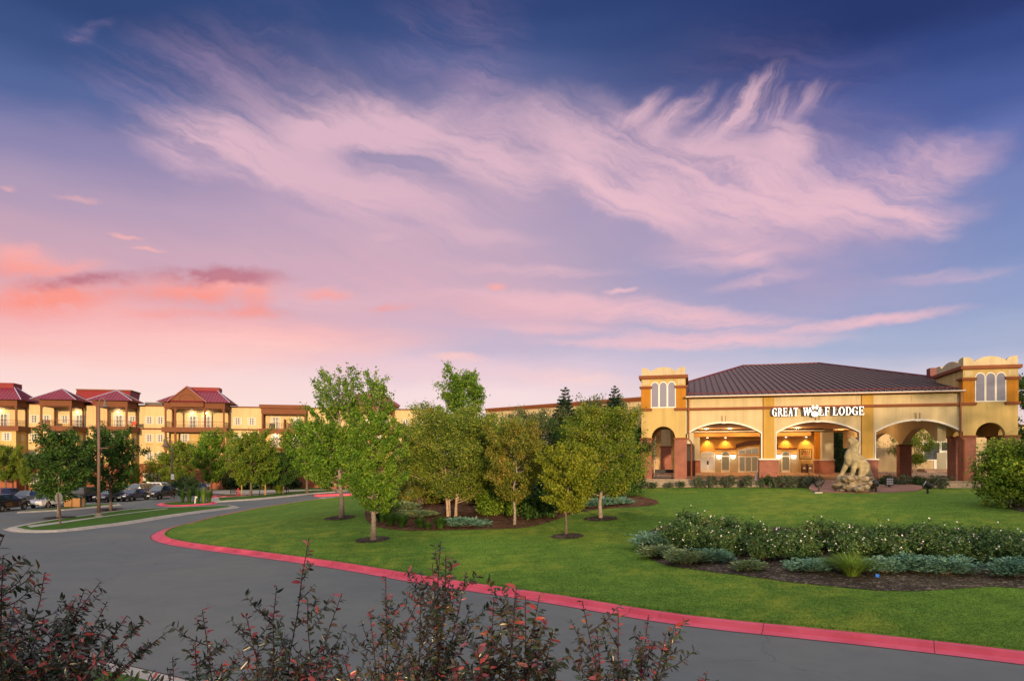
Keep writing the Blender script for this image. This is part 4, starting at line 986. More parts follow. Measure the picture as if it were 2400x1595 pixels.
def balcony_tower(xa, xb, p, solid=(0, 1), back=0.0, posts=None, beam=(13.6, 14.55), third=True, roof=True, brackets=True, za=16.5, doors=(), wins=(), lamps=()):
    """a projecting tower: solid body below, open roofed balcony on the top floor"""
    # bodies
    ps_ = [xa + .2, xb - .2] if posts is None else posts
    y0 = -p; yb = -back
    obj('bay_wall', MB().box(xa + .15, xb - .15, yb, -.002, 4.2, 9.6), HW2, H_)
    obj('bay_brick', MB().box(xa + .05, xb - .05, yb - .1, -.101, -.4, 4.2), HBR, H_)
    obj('balcony_deck', MB().box(xa - .3, xb + .3, y0 - .3, -.001, DK10, DK11), HTR, H_)
    obj('roof_beam', MB().box(xa, xb, y0, -.001, *beam).box(xa + .3, xb - .3, y0 + .3, -.05, beam[0] - .12, beam[0]), HTR, H_)
    mb = MB()
    for q in ps_: obj('balcony_post', (lambda m_: (post(m_, q, y0 + .2, DK11, beam[0]), m_)[1])(MB()), HTR, H_)
    for q in (xa + .2, xb - .2): obj('balcony_post', (lambda m_: (post(m_, q, -.25, DK11, beam[0], .10), m_)[1])(MB()), HTR, H_)
    if back < p - .5:
        for q in ps_: obj('lower_post', (lambda m_: (post(m_, q, y0 + .3, -.2, DK10, .15), m_)[1])(MB()), HTR, H_)
    mb = MB(); rail(mb, (xa + .2, y0 + .1), (xb - .2, y0 + .1), DK11); rail(mb, (xb - .2, y0 + .1), (xb - .2, -.2), DK11); rail(mb, (xa + .2, y0 + .1), (xa + .2, -.2), DK11)
    obj('balcony_railing', mb, HTR, H_)
    if brackets:
        mb = MB()
        for q in ps_:
            if q < xb - 1.5: bracket(mb, q, y0 + .2, beam[0], 1, 0)
            if q > xa + 1.5: bracket(mb, q, y0 + .2, beam[0], -1, 0)
        bracket(mb, xb - .2, y0 + .2, beam[0], 0, 1); bracket(mb, xb - .2, -.3, beam[0], 0, -1)
        obj('post_bracket', mb, HTR, H_)
    if third and back < p - .5:
        obj('balcony_deck', MB().box(xa - .1, xb - .5, y0 + .1, yb - .001, 6.75, 7.15), HTR, H_)
        mb = MB(); rail(mb, (xa + .1, y0 + .3), (xb - .7, y0 + .3), 7.15); rail(mb, (xb - .7, y0 + .3), (xb - .7, yb - .1), 7.15); obj('balcony_railing', mb, HTR, H_)
        for f in (.28, .7): put_copy(W1, u1, xa + (xb - xa) * f, yb, 8.05)
    for q in doors: put_copy(D1, ud, q, -.0, DK11 + .02)
    for q in wins: put_copy(W1, u1, q, 0, 11.1)
    for q in lamps: hlamp(q, 0, 13.05)
    for z in (8.05, 5.0):
        w = put_copy(SM, us, xb - .15, -min(back if back > 0 else p, p) * .45, z); w.rotation_euler = (0, 0, R(90))
# bay A (cut by the picture's edge)
p = 3.6; xa, xb = hx(-52, -p), hx(40, -p)
balcony_tower(xa, xb, p, back=p, third=False, posts=[xa + .2, xb - .2], doors=(hx(9),), lamps=(hx(2),))
put_copy(W1, u1, hx(16, -p), -p, 8.05); put_copy(W1, u1, hx(16, -p), -p, 5.0)
hip('tower_roof', xa, xb, -p, 3, 14.55, 17.0, .95, (xa + 1.6, xb - 1.7, -1.0))
obj('roof_turret', MB().box(xa + 1.0, xb - 1.4, -1.6, 1.2, 16.6, 17.45), HRED2, H_)
# bays B and C, the pair with the red block between them
p = 5.2; xa, xb = hx(92, -p), hx(168, -p)
balcony_tower(xa, xb, p, back=2.6, doors=(hx(186),), wins=(hx(109), hx(152)), lamps=(hx(183),))
hip('tower_roof', xa, xb, -p, 0.6, 14.55, 16.55, .95)
xa, xb = hx(223, -p), hx(299, -p)
balcony_tower(xa, xb, p, back=2.6, doors=(hx(279),), wins=(hx(310),), lamps=(hx(278),))
hip('tower_roof', xa, xb, -p, 0.6, 14.55, 16.45, .95)
a, b = hx(182, 2), hx(308, 2)
obj('red_roof_block', MB().prism([(a, .4, 14.32), (b, .4, 14.32), (b, 1.6, 16.75), (a, 1.6, 16.75)], (0, 5, 0)), HRED2, H_)
obj('block_coping', MB().box(a - .1, b + .1, 1.5, 6.7, 16.75, 16.98), HTR, H_)
obj('roof_plant_box', MB().box(hx(344, 3), hx(384, 3), 2, 7, 14.0, 14.95), HGREY, H_)
# bay D with the gable
p = 4.6; xa, xb = hx(384, -p), hx(527, -p); xg = hx(480, -p)
balcony_tower(xa, xb, p, back=2.2, posts=[xa + .2, hx(410, -p), xg, xb - .2], doors=(hx(452), hx(485)), lamps=(hx(451), hx(484)))
hip('tower_roof', xa, xb, -p, 2.2, 14.55, 17.0, .95, (hx(448, -1), hx(508, -1), -1.4))
obj('roof_turret', MB().box(hx(440, 0), hx(519, 0), -1.8, .6, 16.7, 17.35), HRED2, H_)
ga, gb = hx(402, -p), hx(479, -p); gm = (ga + gb) / 2
obj('gable', MB().prism([(ga, -p - .6, 13.75), (gb, -p - .6, 13.75), (gb, -p - .6, 14.8), (gm, -p - .6, 17.05), (ga, -p - .6, 14.8)], (0, .55, 0)), HTR, H_)
v = [(ga - .5, -p - .9, 14.62), (gm, -p - .9, 17.2), (gb + .5, -p - .9, 14.62), (ga - .5, -p + 3.4, 14.62), (gm, -p + 3.4, 17.2), (gb + .5, -p + 3.4, 14.62)]
mb = MB(); mb.prism([v[0], v[1], (v[1][0], v[1][1], v[1][2] - .18), (v[0][0], v[0][1], v[0][2] - .18)], (0, 4.3, 0)); mb.prism([v[1], v[2], (v[2][0], v[2][1], v[2][2] - .18), (v[1][0], v[1][1] + .001, v[1][2] - .18)], (0, 4.3, 0)); obj('gable_roof', mb, HRED, H_)
mb = MB().tube([(gm + 1.25 * math.cos(q), -p - .62, 14.7 + 1.15 * math.sin(q)) for q in [math.pi * i / 12 for i in range(13)]] , .06, 5); obj('gable_arch', mb, HTR, H_)
# bay E, flat topped with two balconies on each floor
p = 2.2; xa, xb = hx(612, -p), hx(718, -p)
balcony_tower(xa, xb, p, back=.3, third=False, beam=(13.0, 13.95), brackets=False, doors=(hx(646), hx(695)), lamps=(hx(646), hx(694)))
obj('flat_roof', MB().box(xa - .3, xb + .3, -p - .3, 1, 13.95, 14.55), HTR, H_)
xm = (xa + xb) / 2
for z in (6.75, 3.75):
    obj('balcony_deck', MB().box(xa - .1, xb + .1, -p - .1, -.302, z, z + .4), HTR, H_)
    mb = MB(); rail(mb, (xa + .1, -p + .1), (xb - .1, -p + .1), z + .4); obj('balcony_railing', mb, HTR, H_)
    if z > 4:
        for px in (646, 695): put_copy(D1, ud, hx(px), -.3, z + .42); hlamp(hx(px), -.3, 9.35)
mb = MB()
for q in (xa + .2, xm, xb - .2): obj('lower_post', (lambda m_: (post(m_, q, -p + .2, -.2, 9.6, .15), m_)[1])(MB()), HTR, H_)
obj('balcony_screen', MB().box(xm - .08, xm + .08, -p + .3, -.1, 10.42, 12.1), HTR, H_)
# bay F behind the maples
p = 4.0; xa, xb = hx(816, -p), hx(925, -p)
balcony_tower(xa, xb, p, back=2.0, posts=[xa + .2, hx(868, -p), xb - .2], doors=(hx(862), hx(905)), lamps=(hx(880),))
hip('tower_roof', xa, xb, -p, 2.0, 14.55, 16.9, .95, (hx(840, -1), hx(898, -1), -1.0))
obj('flat_roof', MB().box(hx(1000), hx(1012) + .3, -1.0, 8, 13.5, 14.6), HTR, H_)
# furniture on the balconies
CH = M('balcony_furniture', (.22, .11, .06), .7, .1, 3)
FK = ('brown lounge chair on the balcony under the two red roofs, by the left post', 'reddish chair on the balcony at the right of the two red roofs', 'dark chair on the upper balcony of the flat roofed bay', 'brown table on the upper balcony of the flat roofed bay, beside the screen', 'brown chair on the upper balcony of the flat roofed bay, under its right lamp')
for (px, d, z, col, lab) in ((110, -4.2, DK11, CH, FK[0]), (313, -3.5, DK11, M('red_chair', (.45, .06, .03), .6, 0), FK[1]), (636, -1.4, DK11, DARKM, FK[2]), (678, -1.4, DK11, CH, FK[4])):
    s_ = hx(px, d); x, y = HO[0] + _hu[0] * s_ + _hn[0] * d, HO[1] + _hu[1] * s_ + _hn[1] * d
    t = thing('balcony_chair', lab, 'chair', (x, y, z), HTH, 'balcony chairs')
    obj('seat', MB().box(-.35, .35, -.3, .3, .38, .45), col, t); obj('backrest', MB().box(-.35, .35, .26, .32, .45, .95), col, t)
    for q in (-.3, .3):
        for w in (-.25, .25): obj('leg', MB().box(q - .03, q + .03, w - .03, w + .03, 0, .38), col, t)
# ------------------------------------------------------------------ vegetation
MAPLE = leaf_mat('maple_leaf', [(0.032, 0.0832, 0.0128), (0.096, 0.2048, 0.0205), (0.1792, 0.32, 0.0282), (0.3328, 0.3712, 0.0448)], .3)
MAPLE_D = leaf_mat('street_tree_leaf', [(.014, .042, .010), (.038, .092, .018), (.065, .14, .024), (.12, .19, .032)], .25)
MAPLE_Y = leaf_mat('street_tree_leaf_yellow', [(0.0448, 0.1024, 0.0154), (0.1152, 0.1984, 0.023), (0.2048, 0.2688, 0.0282), (0.32, 0.3072, 0.0384)], .3)
BIRCH = leaf_mat('birch_leaf', [(0.0448, 0.0896, 0.0154), (0.128, 0.1984, 0.0256), (0.2304, 0.2944, 0.041), (0.384, 0.3456, 0.064)], .3)
CHERRY = leaf_mat('cherry_leaf', [(0.0512, 0.1024, 0.0128), (0.1408, 0.2176, 0.0205), (0.2304, 0.2816, 0.0282), (0.4096, 0.2944, 0.0448)], .3)
RUSSET = leaf_mat('russet_leaf', [(0.064, 0.096, 0.0179), (0.1536, 0.192, 0.0256), (0.256, 0.2432, 0.0384), (0.4352, 0.2432, 0.064)], .3)
LIME = leaf_mat('lime_leaf', [(.09, .14, .012), (.18, .23, .018), (.28, .30, .025), (.36, .32, .035)], .3)
WILLOW = leaf_mat('willow_leaf', [(0.0768, 0.1088, 0.0448), (0.1152, 0.1536, 0.064), (0.1664, 0.2048, 0.0896)], .3)
SPRUCE = leaf_mat('spruce_needle', [(.012, .030, .018), (.02, .048, .028), (.035, .07, .038)], .05)
JUNI = leaf_mat('juniper_blue', [(.045, .13, .095), (.13, .27, .20), (.26, .42, .32)], .1, .7)
JUNIY = leaf_mat('juniper_gold', [(.06, .14, .08), (.17, .25, .13), (.36, .38, .17)], .15, .7)
SHRUB = leaf_mat('shrub_leaf', [(.04, .10, .012), (.11, .20, .02), (.21, .31, .03), (.33, .38, .05)], .25)
HEDGE = leaf_mat('hedge_leaf', [(.018, .045, .016), (.035, .08, .026), (.06, .11, .04)], .15)
BOX = leaf_mat('round_bush_leaf', [(.05, .075, .045), (.09, .115, .07), (.14, .16, .10)], .15)
BLADE = leaf_mat('grass_blade', [(.08, .17, .025), (.17, .29, .04), (.30, .39, .08)], .3)
BLADE_D = leaf_mat('grass_blade_dark', [(.025, .075, .015), (.05, .125, .022), (.085, .17, .03)], .3)
BARK = M('grey_bark', (.27, .225, .19), .95, .3, 7, .8, 14)
BARK_D = M('dark_bark', (.14, .105, .085), .95, .3, 7, .8, 14)
BARK_B = M('birch_bark', (.46, .34, .25), .9, .35, 6, .8, 12)
GOLD = (math.sqrt(5) - 1) * math.pi
def leaves(P, rng, size, up=.35, k=1.9, outw=None, ar=.55, jit=.35):
    """one four-cornered leaf per point"""
    n = len(P); P = np.asarray(P, dtype=np.float64)
    nr = rng.normal(size=(n, 3)); nr[:, 2] = np.abs(nr[:, 2]) * .7 + up * .35
    if outw is not None: nr += outw
    nr /= np.linalg.norm(nr, axis=1)[:, None]
    t = rng.normal(size=(n, 3)); t[:, 2] -= .35
    t -= nr * (t * nr).sum(1)[:, None]; t /= np.linalg.norm(t, axis=1)[:, None] + 1e-9
    b = np.cross(nr, t)
    L = size * (1 + jit * rng.normal(size=n).clip(-1.8, 1.8))[:, None]
    W = L * ar
    V = np.empty((n, 4, 3)); V[:, 0] = P - t * L * .5; V[:, 2] = P + t * L * .5
    mid = P + t * L * .02
    V[:, 1] = mid + b * W * .5 + nr * L * .10; V[:, 3] = mid - b * W * .5 + nr * L * .10
    return V.reshape(-1, 3), np.arange(n * 4).reshape(n, 4)
SHAPES = {
    'maple': lambda u: (.72 + .28 * min(1, u / .12)) * (1 - .55 * max(0, u - .12) / .88),
    'oval': lambda u: max(.1, math.sin(math.pi * (u * .9 + .08)) ** .75),
    'round': lambda u: max(.15, math.sin(math.pi * (u * .84 + .12)) ** .6),
    'vase': lambda u: .35 + .65 * math.sin(math.pi * min(1, u * .8 + .1)),
    'cone': lambda u: max(.06, (1 - u) ** .8 * min(1, .55 + u * 3)),
}
def make_tree(seed, H, clear, Rad, shape, nleaf, lsize, trunk_r=.12, stems=1, limbs=26, rise=.55, sub=6, spread=.22, tip=.0, gap=.0, splay=.10, shoot=1.5, thin=0):
    """returns (trunk MB, leaf V, leaf F): stems, rising limbs, side twigs, and leaves gathered along the twigs"""
    rnd = random.Random(seed); rng = np.random.default_rng(seed)
    mb = MB(); pts = []; wts = []
    sh = SHAPES[shape]
    for st in range(stems):
        an = 2 * math.pi * st / max(1, stems) + rnd.random(); ln = splay * (1 if stems > 1 else .25)
        top = Vector((math.cos(an) * H * ln, math.sin(an) * H * ln, H * (.97 - .08 * rnd.random() * (stems > 1))))
        b0 = Vector((math.cos(an), math.sin(an), 0)) * (.28 * (stems > 1)); path = []
        for i in range(9):
            u = i / 8; w = .02 * H * (u * (1 - u) * 4)
            path.append(b0 * (1 - u) + top * (u if stems == 1 else u ** 1.15) * 1.0 + Vector((rnd.uniform(-w, w), rnd.uniform(-w, w), 0)) - Vector((0, 0, .15)) * (i == 0) * 1.0)
            if stems > 1: path[-1].z = top.z * u - .15 * (i == 0)
        rr = trunk_r / (stems ** .4)
        mb.tube(path, [rr * (1.35 if i == 0 else 1) * (1 - .88 * (i / 8) ** .9) for i in range(9)], 9 if stems == 1 else 7)
        def along(u):
            q = max(0, min(7.999, u * 8)); i = int(q); return path[i].lerp(path[i + 1], q - i)
        nl = max(6, limbs // stems)
        for j in range(nl):
            u = (j + rnd.random() * .8) / nl; h = clear + (H * .96 - clear) * u ** 1.05
            az = j * GOLD + rnd.random() * .7
            base = along(max(.05, (h - (H - clear) * .06) / H))
            reach = Rad * sh(u) * rnd.uniform(.72, 1.12)
            if stems > 1: reach *= .8
            o = Vector((math.cos(az), math.sin(az), 0)); up = rise * rnd.uniform(.7, 1.3) * reach * (1 + shoot * u * u)
            up = min(up, H * 1.02 - base.z)
            lp = [base + o * reach * t + Vector((0, 0, up * t ** 1.25)) + Vector((rnd.uniform(-1, 1), rnd.uniform(-1, 1), rnd.uniform(-.5, .5))) * reach * .06 * t for t in (0, .3, .6, 1.0)]
            lr = max(.012, rr * .36 * (1 - .6 * u)); mb.tube(lp, [lr, lr * .75, lr * .5, lr * .2], 4, False)
            def lpos(t):
                q = min(2.999, t * 3); i = int(q); return lp[i].lerp(lp[i + 1], q - i)
            for t in (.45, .6, .75, .88, 1.0): pts.append(lpos(t)); wts.append(reach * .35)
            for m_ in range(sub):
                t = rnd.uniform(.3, .98); s0 = lpos(t); a2 = az + rnd.choice((-1, 1)) * rnd.uniform(.4, 1.4)
                L = reach * rnd.uniform(.22, .48) * (1.15 - t * .4); d = Vector((math.cos(a2), math.sin(a2), rnd.uniform(.1, 1.1) * (.5 + rise * (1 + shoot * u))))
                e = s0 + d.normalized() * L; mb.tube([s0, s0.lerp(e, .5) + Vector((0, 0, L * .04)), e], [lr * .35, lr * .22, .004], 3, False)
                for q in (.35, .6, .8, 1.0): pts.append(s0.lerp(e, q)); wts.append(L * .55 + .05)
    Pn = np.array([tuple(p) for p in pts]); wt = np.array(wts)
    keep = rng.random(len(Pn)) > gap; Pn, wt = Pn[keep], wt[keep]
    idx = rng.choice(len(Pn), nleaf, p=wt / wt.sum())
    P = Pn[idx] + rng.normal(size=(nleaf, 3)) * spread * np.array([1, 1, .8 + .35 * max(0, shoot - 1)])
    P = P[P[:, 2] > clear * .62]
    if thin: P = P[rng.random(len(P)) > thin * np.clip((P[:, 2] / H - .45) / .4, 0, 1)]
    V, F = leaves(P, rng, lsize)
    return mb, V, F
def tree_obj(name, geo, leafm, bark, label, cat, loc, rz=0, group=None, sc=1.0, crown='crown'):
    mb, V, F = geo
    t = thing(name, label, cat, loc, rz, group); t.scale = (sc, sc, sc)
    obj('trunk', mb, bark, t, smooth=True)
    link(crown, np_mesh(crown, V, F), leafm, t); return t
def hgt(px, ytop, ybase, loc): return (ybase - ytop) / FPX * loc[1]
G1_ = 'ornamental trees on the big lawn'
# the two tall maples
c = at(875, 1264); tree_obj('maple_tree', make_tree(11, hgt(875, 878, 1264, c), 1.9, 1.75, 'maple', 42000, .135, .15, limbs=50, rise=.62, sub=10, spread=.085, gap=.30, shoot=2.4, thin=.72), MAPLE, BARK,
    'tall maple with a straight grey trunk and low forked limbs, nearest to the red kerb', 'tree', c, .4, G1_)
c = at(800, 1212); tree_obj('maple_tree', make_tree(12, hgt(800, 878, 1212, c), 2.1, 3.2, 'maple', 52000, .16, .17, limbs=56, rise=.60, sub=10, spread=.10, gap=.30, shoot=2.2, thin=.75), MAPLE, BARK,
    'broad tall maple just behind the nearest maple, its crown reaching over the drive', 'tree', c, 2.2, G1_)
# tall maple far behind the birches
x, y, z = pt(1083, 1150, 66); z = g(x, y)
tree_obj('maple_tree', make_tree(13, (1150 - 848) / FPX * 66 - .6, 3.0, 2.5, 'oval', 20000, .19, .2, limbs=40, rise=.95, sub=7, spread=.20, gap=.18), MAPLE, BARK_D,
    'tall maple with upright shoots rising behind the birch clump', 'tree', (x, y, z), 1.0, G1_)
# birch clump
c = at(1060, 1209); tree_obj('birch_tree', make_tree(21, hgt(1060, 955, 1209, c), 1.3, 5.0, 'round', 90000, .115, .17, stems=4, limbs=72, rise=.40, sub=9, spread=.19, splay=.15, shoot=.6, gap=.12), BIRCH, BARK_B,
    'wide birch clump with four pale peeling trunks in the mulch bed', 'tree', c, .3, G1_)
# smaller lawn trees
c = at(1206, 1229); tree_obj('lawn_tree', make_tree(31, hgt(1206, 985, 1229, c), 1.6, 2.3, 'oval', 26000, .115, .085, limbs=32, rise=.45, sub=7, spread=.13, gap=.12), RUSSET, BARK,
    'slender reddish green tree with a leaning trunk at the mulch bed edge', 'tree', c, .9, G1_)
c = at(1327, 1251); tree_obj('lawn_tree', make_tree(32, hgt(1327, 1052, 1251, c), 1.4, 1.8, 'vase', 15000, .12, .07, limbs=28, rise=.30, sub=7, spread=.11, gap=.15), LIME, BARK_D,
    'small young tree with bright yellow green leaves and a thin dark trunk', 'tree', c, .0, G1_)
c = at(1408, 1213); tree_obj('lawn_tree', make_tree(33, hgt(1408, 945, 1213, c), 1.5, 2.7, 'round', 38000, .115, .12, limbs=42, rise=.30, sub=8, spread=.16, gap=.12), CHERRY, BARK,
    'full rounded olive tree on a straight trunk in its own mulch ring', 'tree', c, 1.4, G1_)
# background trees behind the bed
for px, yt, yb, Y, mat, rad, nl, seed, lab, shp in (
    (1268, 965, 1165, 58, WILLOW, 3.0, 11000, 41, 'feathery grey green tree behind the bright yellow green tree', 'round'),
    (1400, 940, 1160, 62, WILLOW, 3.2, 11000, 42, 'feathery pale tree behind the olive tree and left of the tower', 'round'),
    (1345, 985, 1165, 56, MAPLE_D, 2.5, 8000, 43, 'dark leafy tree between the two spruces', 'round'),
    (1180, 1000, 1165, 57, BIRCH, 2.2, 8000, 44, 'dense olive tree behind the slender reddish tree', 'round'),
    (990, 1010, 1165, 60, BIRCH, 2.6, 9000, 47, 'low olive tree between the nearest maple and the birch clump', 'round'),
    (1120, 985, 1165, 58, MAPLE, 2.6, 9000, 48, 'green tree just right of the birch trunks, behind them', 'round'),
    (1478, 985, 1160, 60, MAPLE_D, 1.9, 7000, 45, 'dark green tree close against the left tower', 'oval')):
    x, y, z = pt(px, yb, Y); z = g(x, y)
    tree_obj('background_tree', make_tree(seed, EYE - (yt - HORY) / FPX * Y - z, 1.0, rad * 1.1, shp, nl * 2, .15, .12, limbs=38, rise=.35, sub=7, spread=.22, gap=.12), mat, BARK_D, lab, 'tree', (x, y, z), seed, 'trees behind the mulch bed')
def make_spruce(seed, H, Rad, n=26, z0=.6, bare=.16):
    rnd = random.Random(seed); rng = np.random.default_rng(seed); mb = MB().tube([(0, 0, -.1), (0, 0, H * .5), (0, 0, H)], [.16, .09, .015], 6); P = []; D = []
    for i in range(n):
        u = i / (n - 1); h = z0 + (H - z0) * (u ** .9); r = Rad * (1 - u) ** .85 + .12 * (u < 1)
        m_ = 7 if u < bare + .68 else 5
        for j in range(m_):
            a = j * 2 * math.pi / m_ + i * 1.1 + rnd.random() * .4; rr = r * rnd.uniform(.75, 1.15)
            tilt = -.25 * (1 - u) + .5 * u
            e = Vector((math.cos(a) * rr, math.sin(a) * rr, h + rr * tilt)); b = Vector((0, 0, h)); mb.tube([b, e], [.025, .006], 3, False)
            k = int(10 + rr * 34) if u < .86 else int(3 + rr * 14)
            for _ in range(k):
                t = rnd.random() ** .6; w = rr * .16 * (1.1 - t) + .04
                P.append(tuple(b.lerp(e, t) + Vector((rnd.gauss(0, w), rnd.gauss(0, w), rnd.gauss(0, w * .5) - .03)))); D.append((math.cos(a), math.sin(a), .25))
    P = np.array(P); D = np.array(D) + rng.normal(size=P.shape) * .45; D /= np.linalg.norm(D, axis=1)[:, None]
    b = np.cross(D, rng.normal(size=P.shape)); b /= np.linalg.norm(b, axis=1)[:, None] + 1e-9
    L = (.20 + .1 * rng.random(len(P)))[:, None]; W = .045
    V = np.stack([P - D * L * .5 - b * W * .3, P - D * L * .5 + b * W * .3, P + D * L * .5 + b * W, P + D * L * .5 - b * W], 1)
    return mb, V.reshape(-1, 3), np.arange(len(P) * 4).reshape(-1, 4)
for px, yt, Y, rad, seed, lab in ((1325, 908, 57, 2.1, 51, 'tall spruce with a thin bare tip, left one of the pair behind the lawn trees'), (1441, 905, 59, 2.0, 52, 'tall spruce with a thin bare tip, beside the left tower')):
    x, y, z = pt(px, 1160, Y); z = g(x, y); tree_obj('spruce_tree', make_spruce(seed, EYE - (yt - HORY) / FPX * Y - z, rad), SPRUCE, BARK_D, lab, 'tree', (x, y, z), 0, 'spruces')
for s_px, t_, Hh, seed, lab in ((1957, 42, 7.0, 53, 'spruce in shade seen through the middle arch, left of the statue head'), (1994, 44, 8.2, 54, 'dark spruce in shade behind the head of the stone animal')):
    x, y = pw(ps(s_px, t_), t_); tree_obj('spruce_tree', make_spruce(seed, Hh, 2.5, 30, .2), SPRUCE, BARK_D, lab, 'tree', (x, y, FLOOR), 0, 'spruces')
# trees seen under and beside the portico
x, y = pw(ps(2140, 38), 38); tree_obj('birch_tree', make_tree(22, 7.5, 1.2, 3.6, 'round', 13000, .17, .11, stems=4, limbs=44, rise=.4, sub=7, spread=.25, splay=.16), MAPLE_Y, BARK_B, 'birch clump with slim pale trunks seen through the last arch', 'tree', (x, y, FLOOR), .5, 'birch clumps')
x, y, z = pt(2425, 1120, 56); tree_obj('background_tree', make_tree(46, 9.5, 1.5, 2.6, 'oval', 8000, .2, .12, limbs=30, rise=.5, sub=6, spread=.25, gap=.1), MAPLE_D, BARK_D, 'dark tree cut by the frame beside the tower with the tree shadow', 'tree', (x, y, g(x, y)), .2, 'trees behind the mulch bed')

# ---- street trees on the left: four built crowns, copied
st_geo = [make_tree(61, 9.0, 2.0, 2.7, 'oval', 16000, .21, .15, limbs=34, rise=.55, sub=7, spread=.18, gap=.16), make_tree(62, 8.0, 1.9, 3.0, 'round', 16000, .21, .15, limbs=34, rise=.45, sub=7, spread=.19, gap=.16),
          make_tree(63, 6.0, 1.7, 2.3, 'vase', 4200, .20, .08, limbs=22, rise=.35, sub=5, spread=.22, gap=.15)]
protos = {}
def street(px, yb, yt, kind, mat, lab, Y=None, rz=0, wide=1.0, z=.13, bark=BARK_D, group='street trees by the hotel and car park'):
    if Y is None: x, y = flat(px, yb, z)
    else: x, y = (px - 1200) / FPX * Y, Y
    Hh = EYE - (yt - HORY) / FPX * y - z; H0 = (9.0, 8.0, 6.0)[kind]; s_ = Hh / H0
    key = (kind, mat.name, bark.name)
    if key not in protos:
        base = [k for k in protos if k[0] == kind]
        if base:
            src = protos[base[0]]; t = dup(src, (0, 0, 0))
            for ch in t.children:
                ch.data = ch.data.copy(); ch.data.materials[0] = bark if ch.name.startswith('trunk') else mat
        else: t = tree_obj('street_tree', st_geo[kind], mat, bark, lab, 'tree', (0, 0, 0))
        protos[key] = t
    else: t = dup(protos[key], (0, 0, 0))
    t.location = (x, y, z); t.rotation_euler = (0, 0, rz); t.scale = (s_ * wide, s_ * wide, s_); tag(t, lab, 'tree', group); return t
BARK_O = M('sunlit_bark', (.42, .26, .12), .95, .25, 7, .6, 14)  # orange evening light on these trunks is put into the bark colour
street(138, 1211, 1003, 0, MAPLE_D, 'dark tree with a pale trunk on the grass island, behind the stop sign', rz=.3, wide=1.12, bark=BARK)
street(260, 1193, 1008, 1, MAPLE_D, 'dense dark tree on the island just right of the tall lamp post', rz=1.3, wide=.92)
street(14, 1150, 1045, 1, MAPLE_Y, 'sunlit tree at the very left edge of the picture', rz=2.0, wide=.9)
street(60, 1152, 1075, 1, MAPLE_Y, 'second sunlit tree from the left edge, smaller and by the hotel wall', rz=2.9, wide=.6)
street(178, 1168, 1052, 1, MAPLE_D, 'dark tree between the two island trees, behind the litter bins', rz=.8, wide=1.0)
street(113, 1191, 1118, 2, MAPLE_D, 'thin young tree in front of the white saloon', rz=.2, wide=1.2)
street(312, 1150, 1090, 1, MAPLE_Y, 'low sunlit tree by the brick base, behind the black saloon', rz=4.0, wide=.75)
street(368, 1148, 1072, 2, CHERRY, 'thin airy young tree in front of the sunlit brick wall', rz=.5, wide=1.35)
street(418, 1152, 1038, 1, MAPLE_Y, 'yellow green tree left of the large tree with the orange trunk', rz=3.3, wide=1.0)
street(440, 1172, 1118, 1, HEDGE, 'small dark low tree in front of the white car on the far lot', rz=1.0, wide=1.55)
street(496, 1158, 1010, 0, MAPLE, 'large green tree with an orange lit trunk beside the far car park', rz=1.9, wide=1.0, bark=BARK_O)
street(587, 1161, 1013, 1, MAPLE_Y, 'broad tree behind the bicycle rack, in front of the flat roofed bay', rz=5.0, wide=1.05)
street(567, 1160, 1040, 0, MAPLE_Y, 'tree with a straight orange trunk beside the red hydrant', rz=2.6, wide=.75, bark=BARK_O)
street(622, 1159, 1050, 1, MAPLE, 'tree with a short orange trunk right of the thin black pole', rz=3.1, wide=.8, bark=BARK_O)
street(664, 1156, 1060, 1, MAPLE_D, 'dark tree above the picnic bench', rz=4.4, wide=1.0)
street(720, 1154, 990, 1, MAPLE, 'large tree with a pale trunk on the verge left of the maples', rz=1.1, wide=.95)
street(770, 1150, 1010, 0, MAPLE_Y, 'tree mostly hidden by the broad maple, by the end of the drive', rz=.6, wide=.9)
street(516, 1147, 1085, 2, MAPLE_D, 'thin bare stemmed young tree by the brick wall behind the cars', rz=2.4, wide=1.0)
# ---- shrubs
def blob_leaves(seed, rx, ry, h, n, size, lumps=9, hollow=.55, low=.0, ar=.55):
    """leaf mass over several lumps"""
    rng = np.random.default_rng(seed)
    C = np.stack([rng.uniform(-.6, .6, lumps) * rx, rng.uniform(-.6, .6, lumps) * ry, rng.uniform(.35, .68, lumps) * h], 1); S = rng.uniform(.36, .56, lumps)
    N = n; n = max(20, N // 8); k = rng.integers(0, lumps, n); d = rng.normal(size=(n, 3)); d /= np.linalg.norm(d, axis=1)[:, None]
    r = (hollow + (1 - hollow) * rng.random(n) ** .6) * (1 + .12 * rng.normal(size=n))
    P = C[k] + d * r[:, None] * S[k][:, None] * np.array([rx, ry, h * .85])
    P = np.repeat(P, 8, 0) + rng.normal(size=(n * 8, 3)) * size * .62
    P = P[P[:, 2] > low]; P[:, 2] = np.clip(P[:, 2], .02, None)
    o = P / np.array([rx, ry, h]); return leaves(P, rng, size, .3, outw=o * .8, ar=ar)
def stems_mb(seed, rx, ry, h, n=14, r=.018):
    rnd = random.Random(seed); mb = MB()
    for _ in range(n):
        a = rnd.random() * 6.28; q = rnd.random() ** .5
        mb.tube([(rnd.uniform(-.12, .12), rnd.uniform(-.12, .12), -.05), (math.cos(a) * rx * q * .4, math.sin(a) * ry * q * .4, h * .45), (math.cos(a) * rx * q * .8, math.sin(a) * ry * q * .8, h * rnd.uniform(.7, .9))], [r, r * .7, r * .3], 4, False)
    return mb
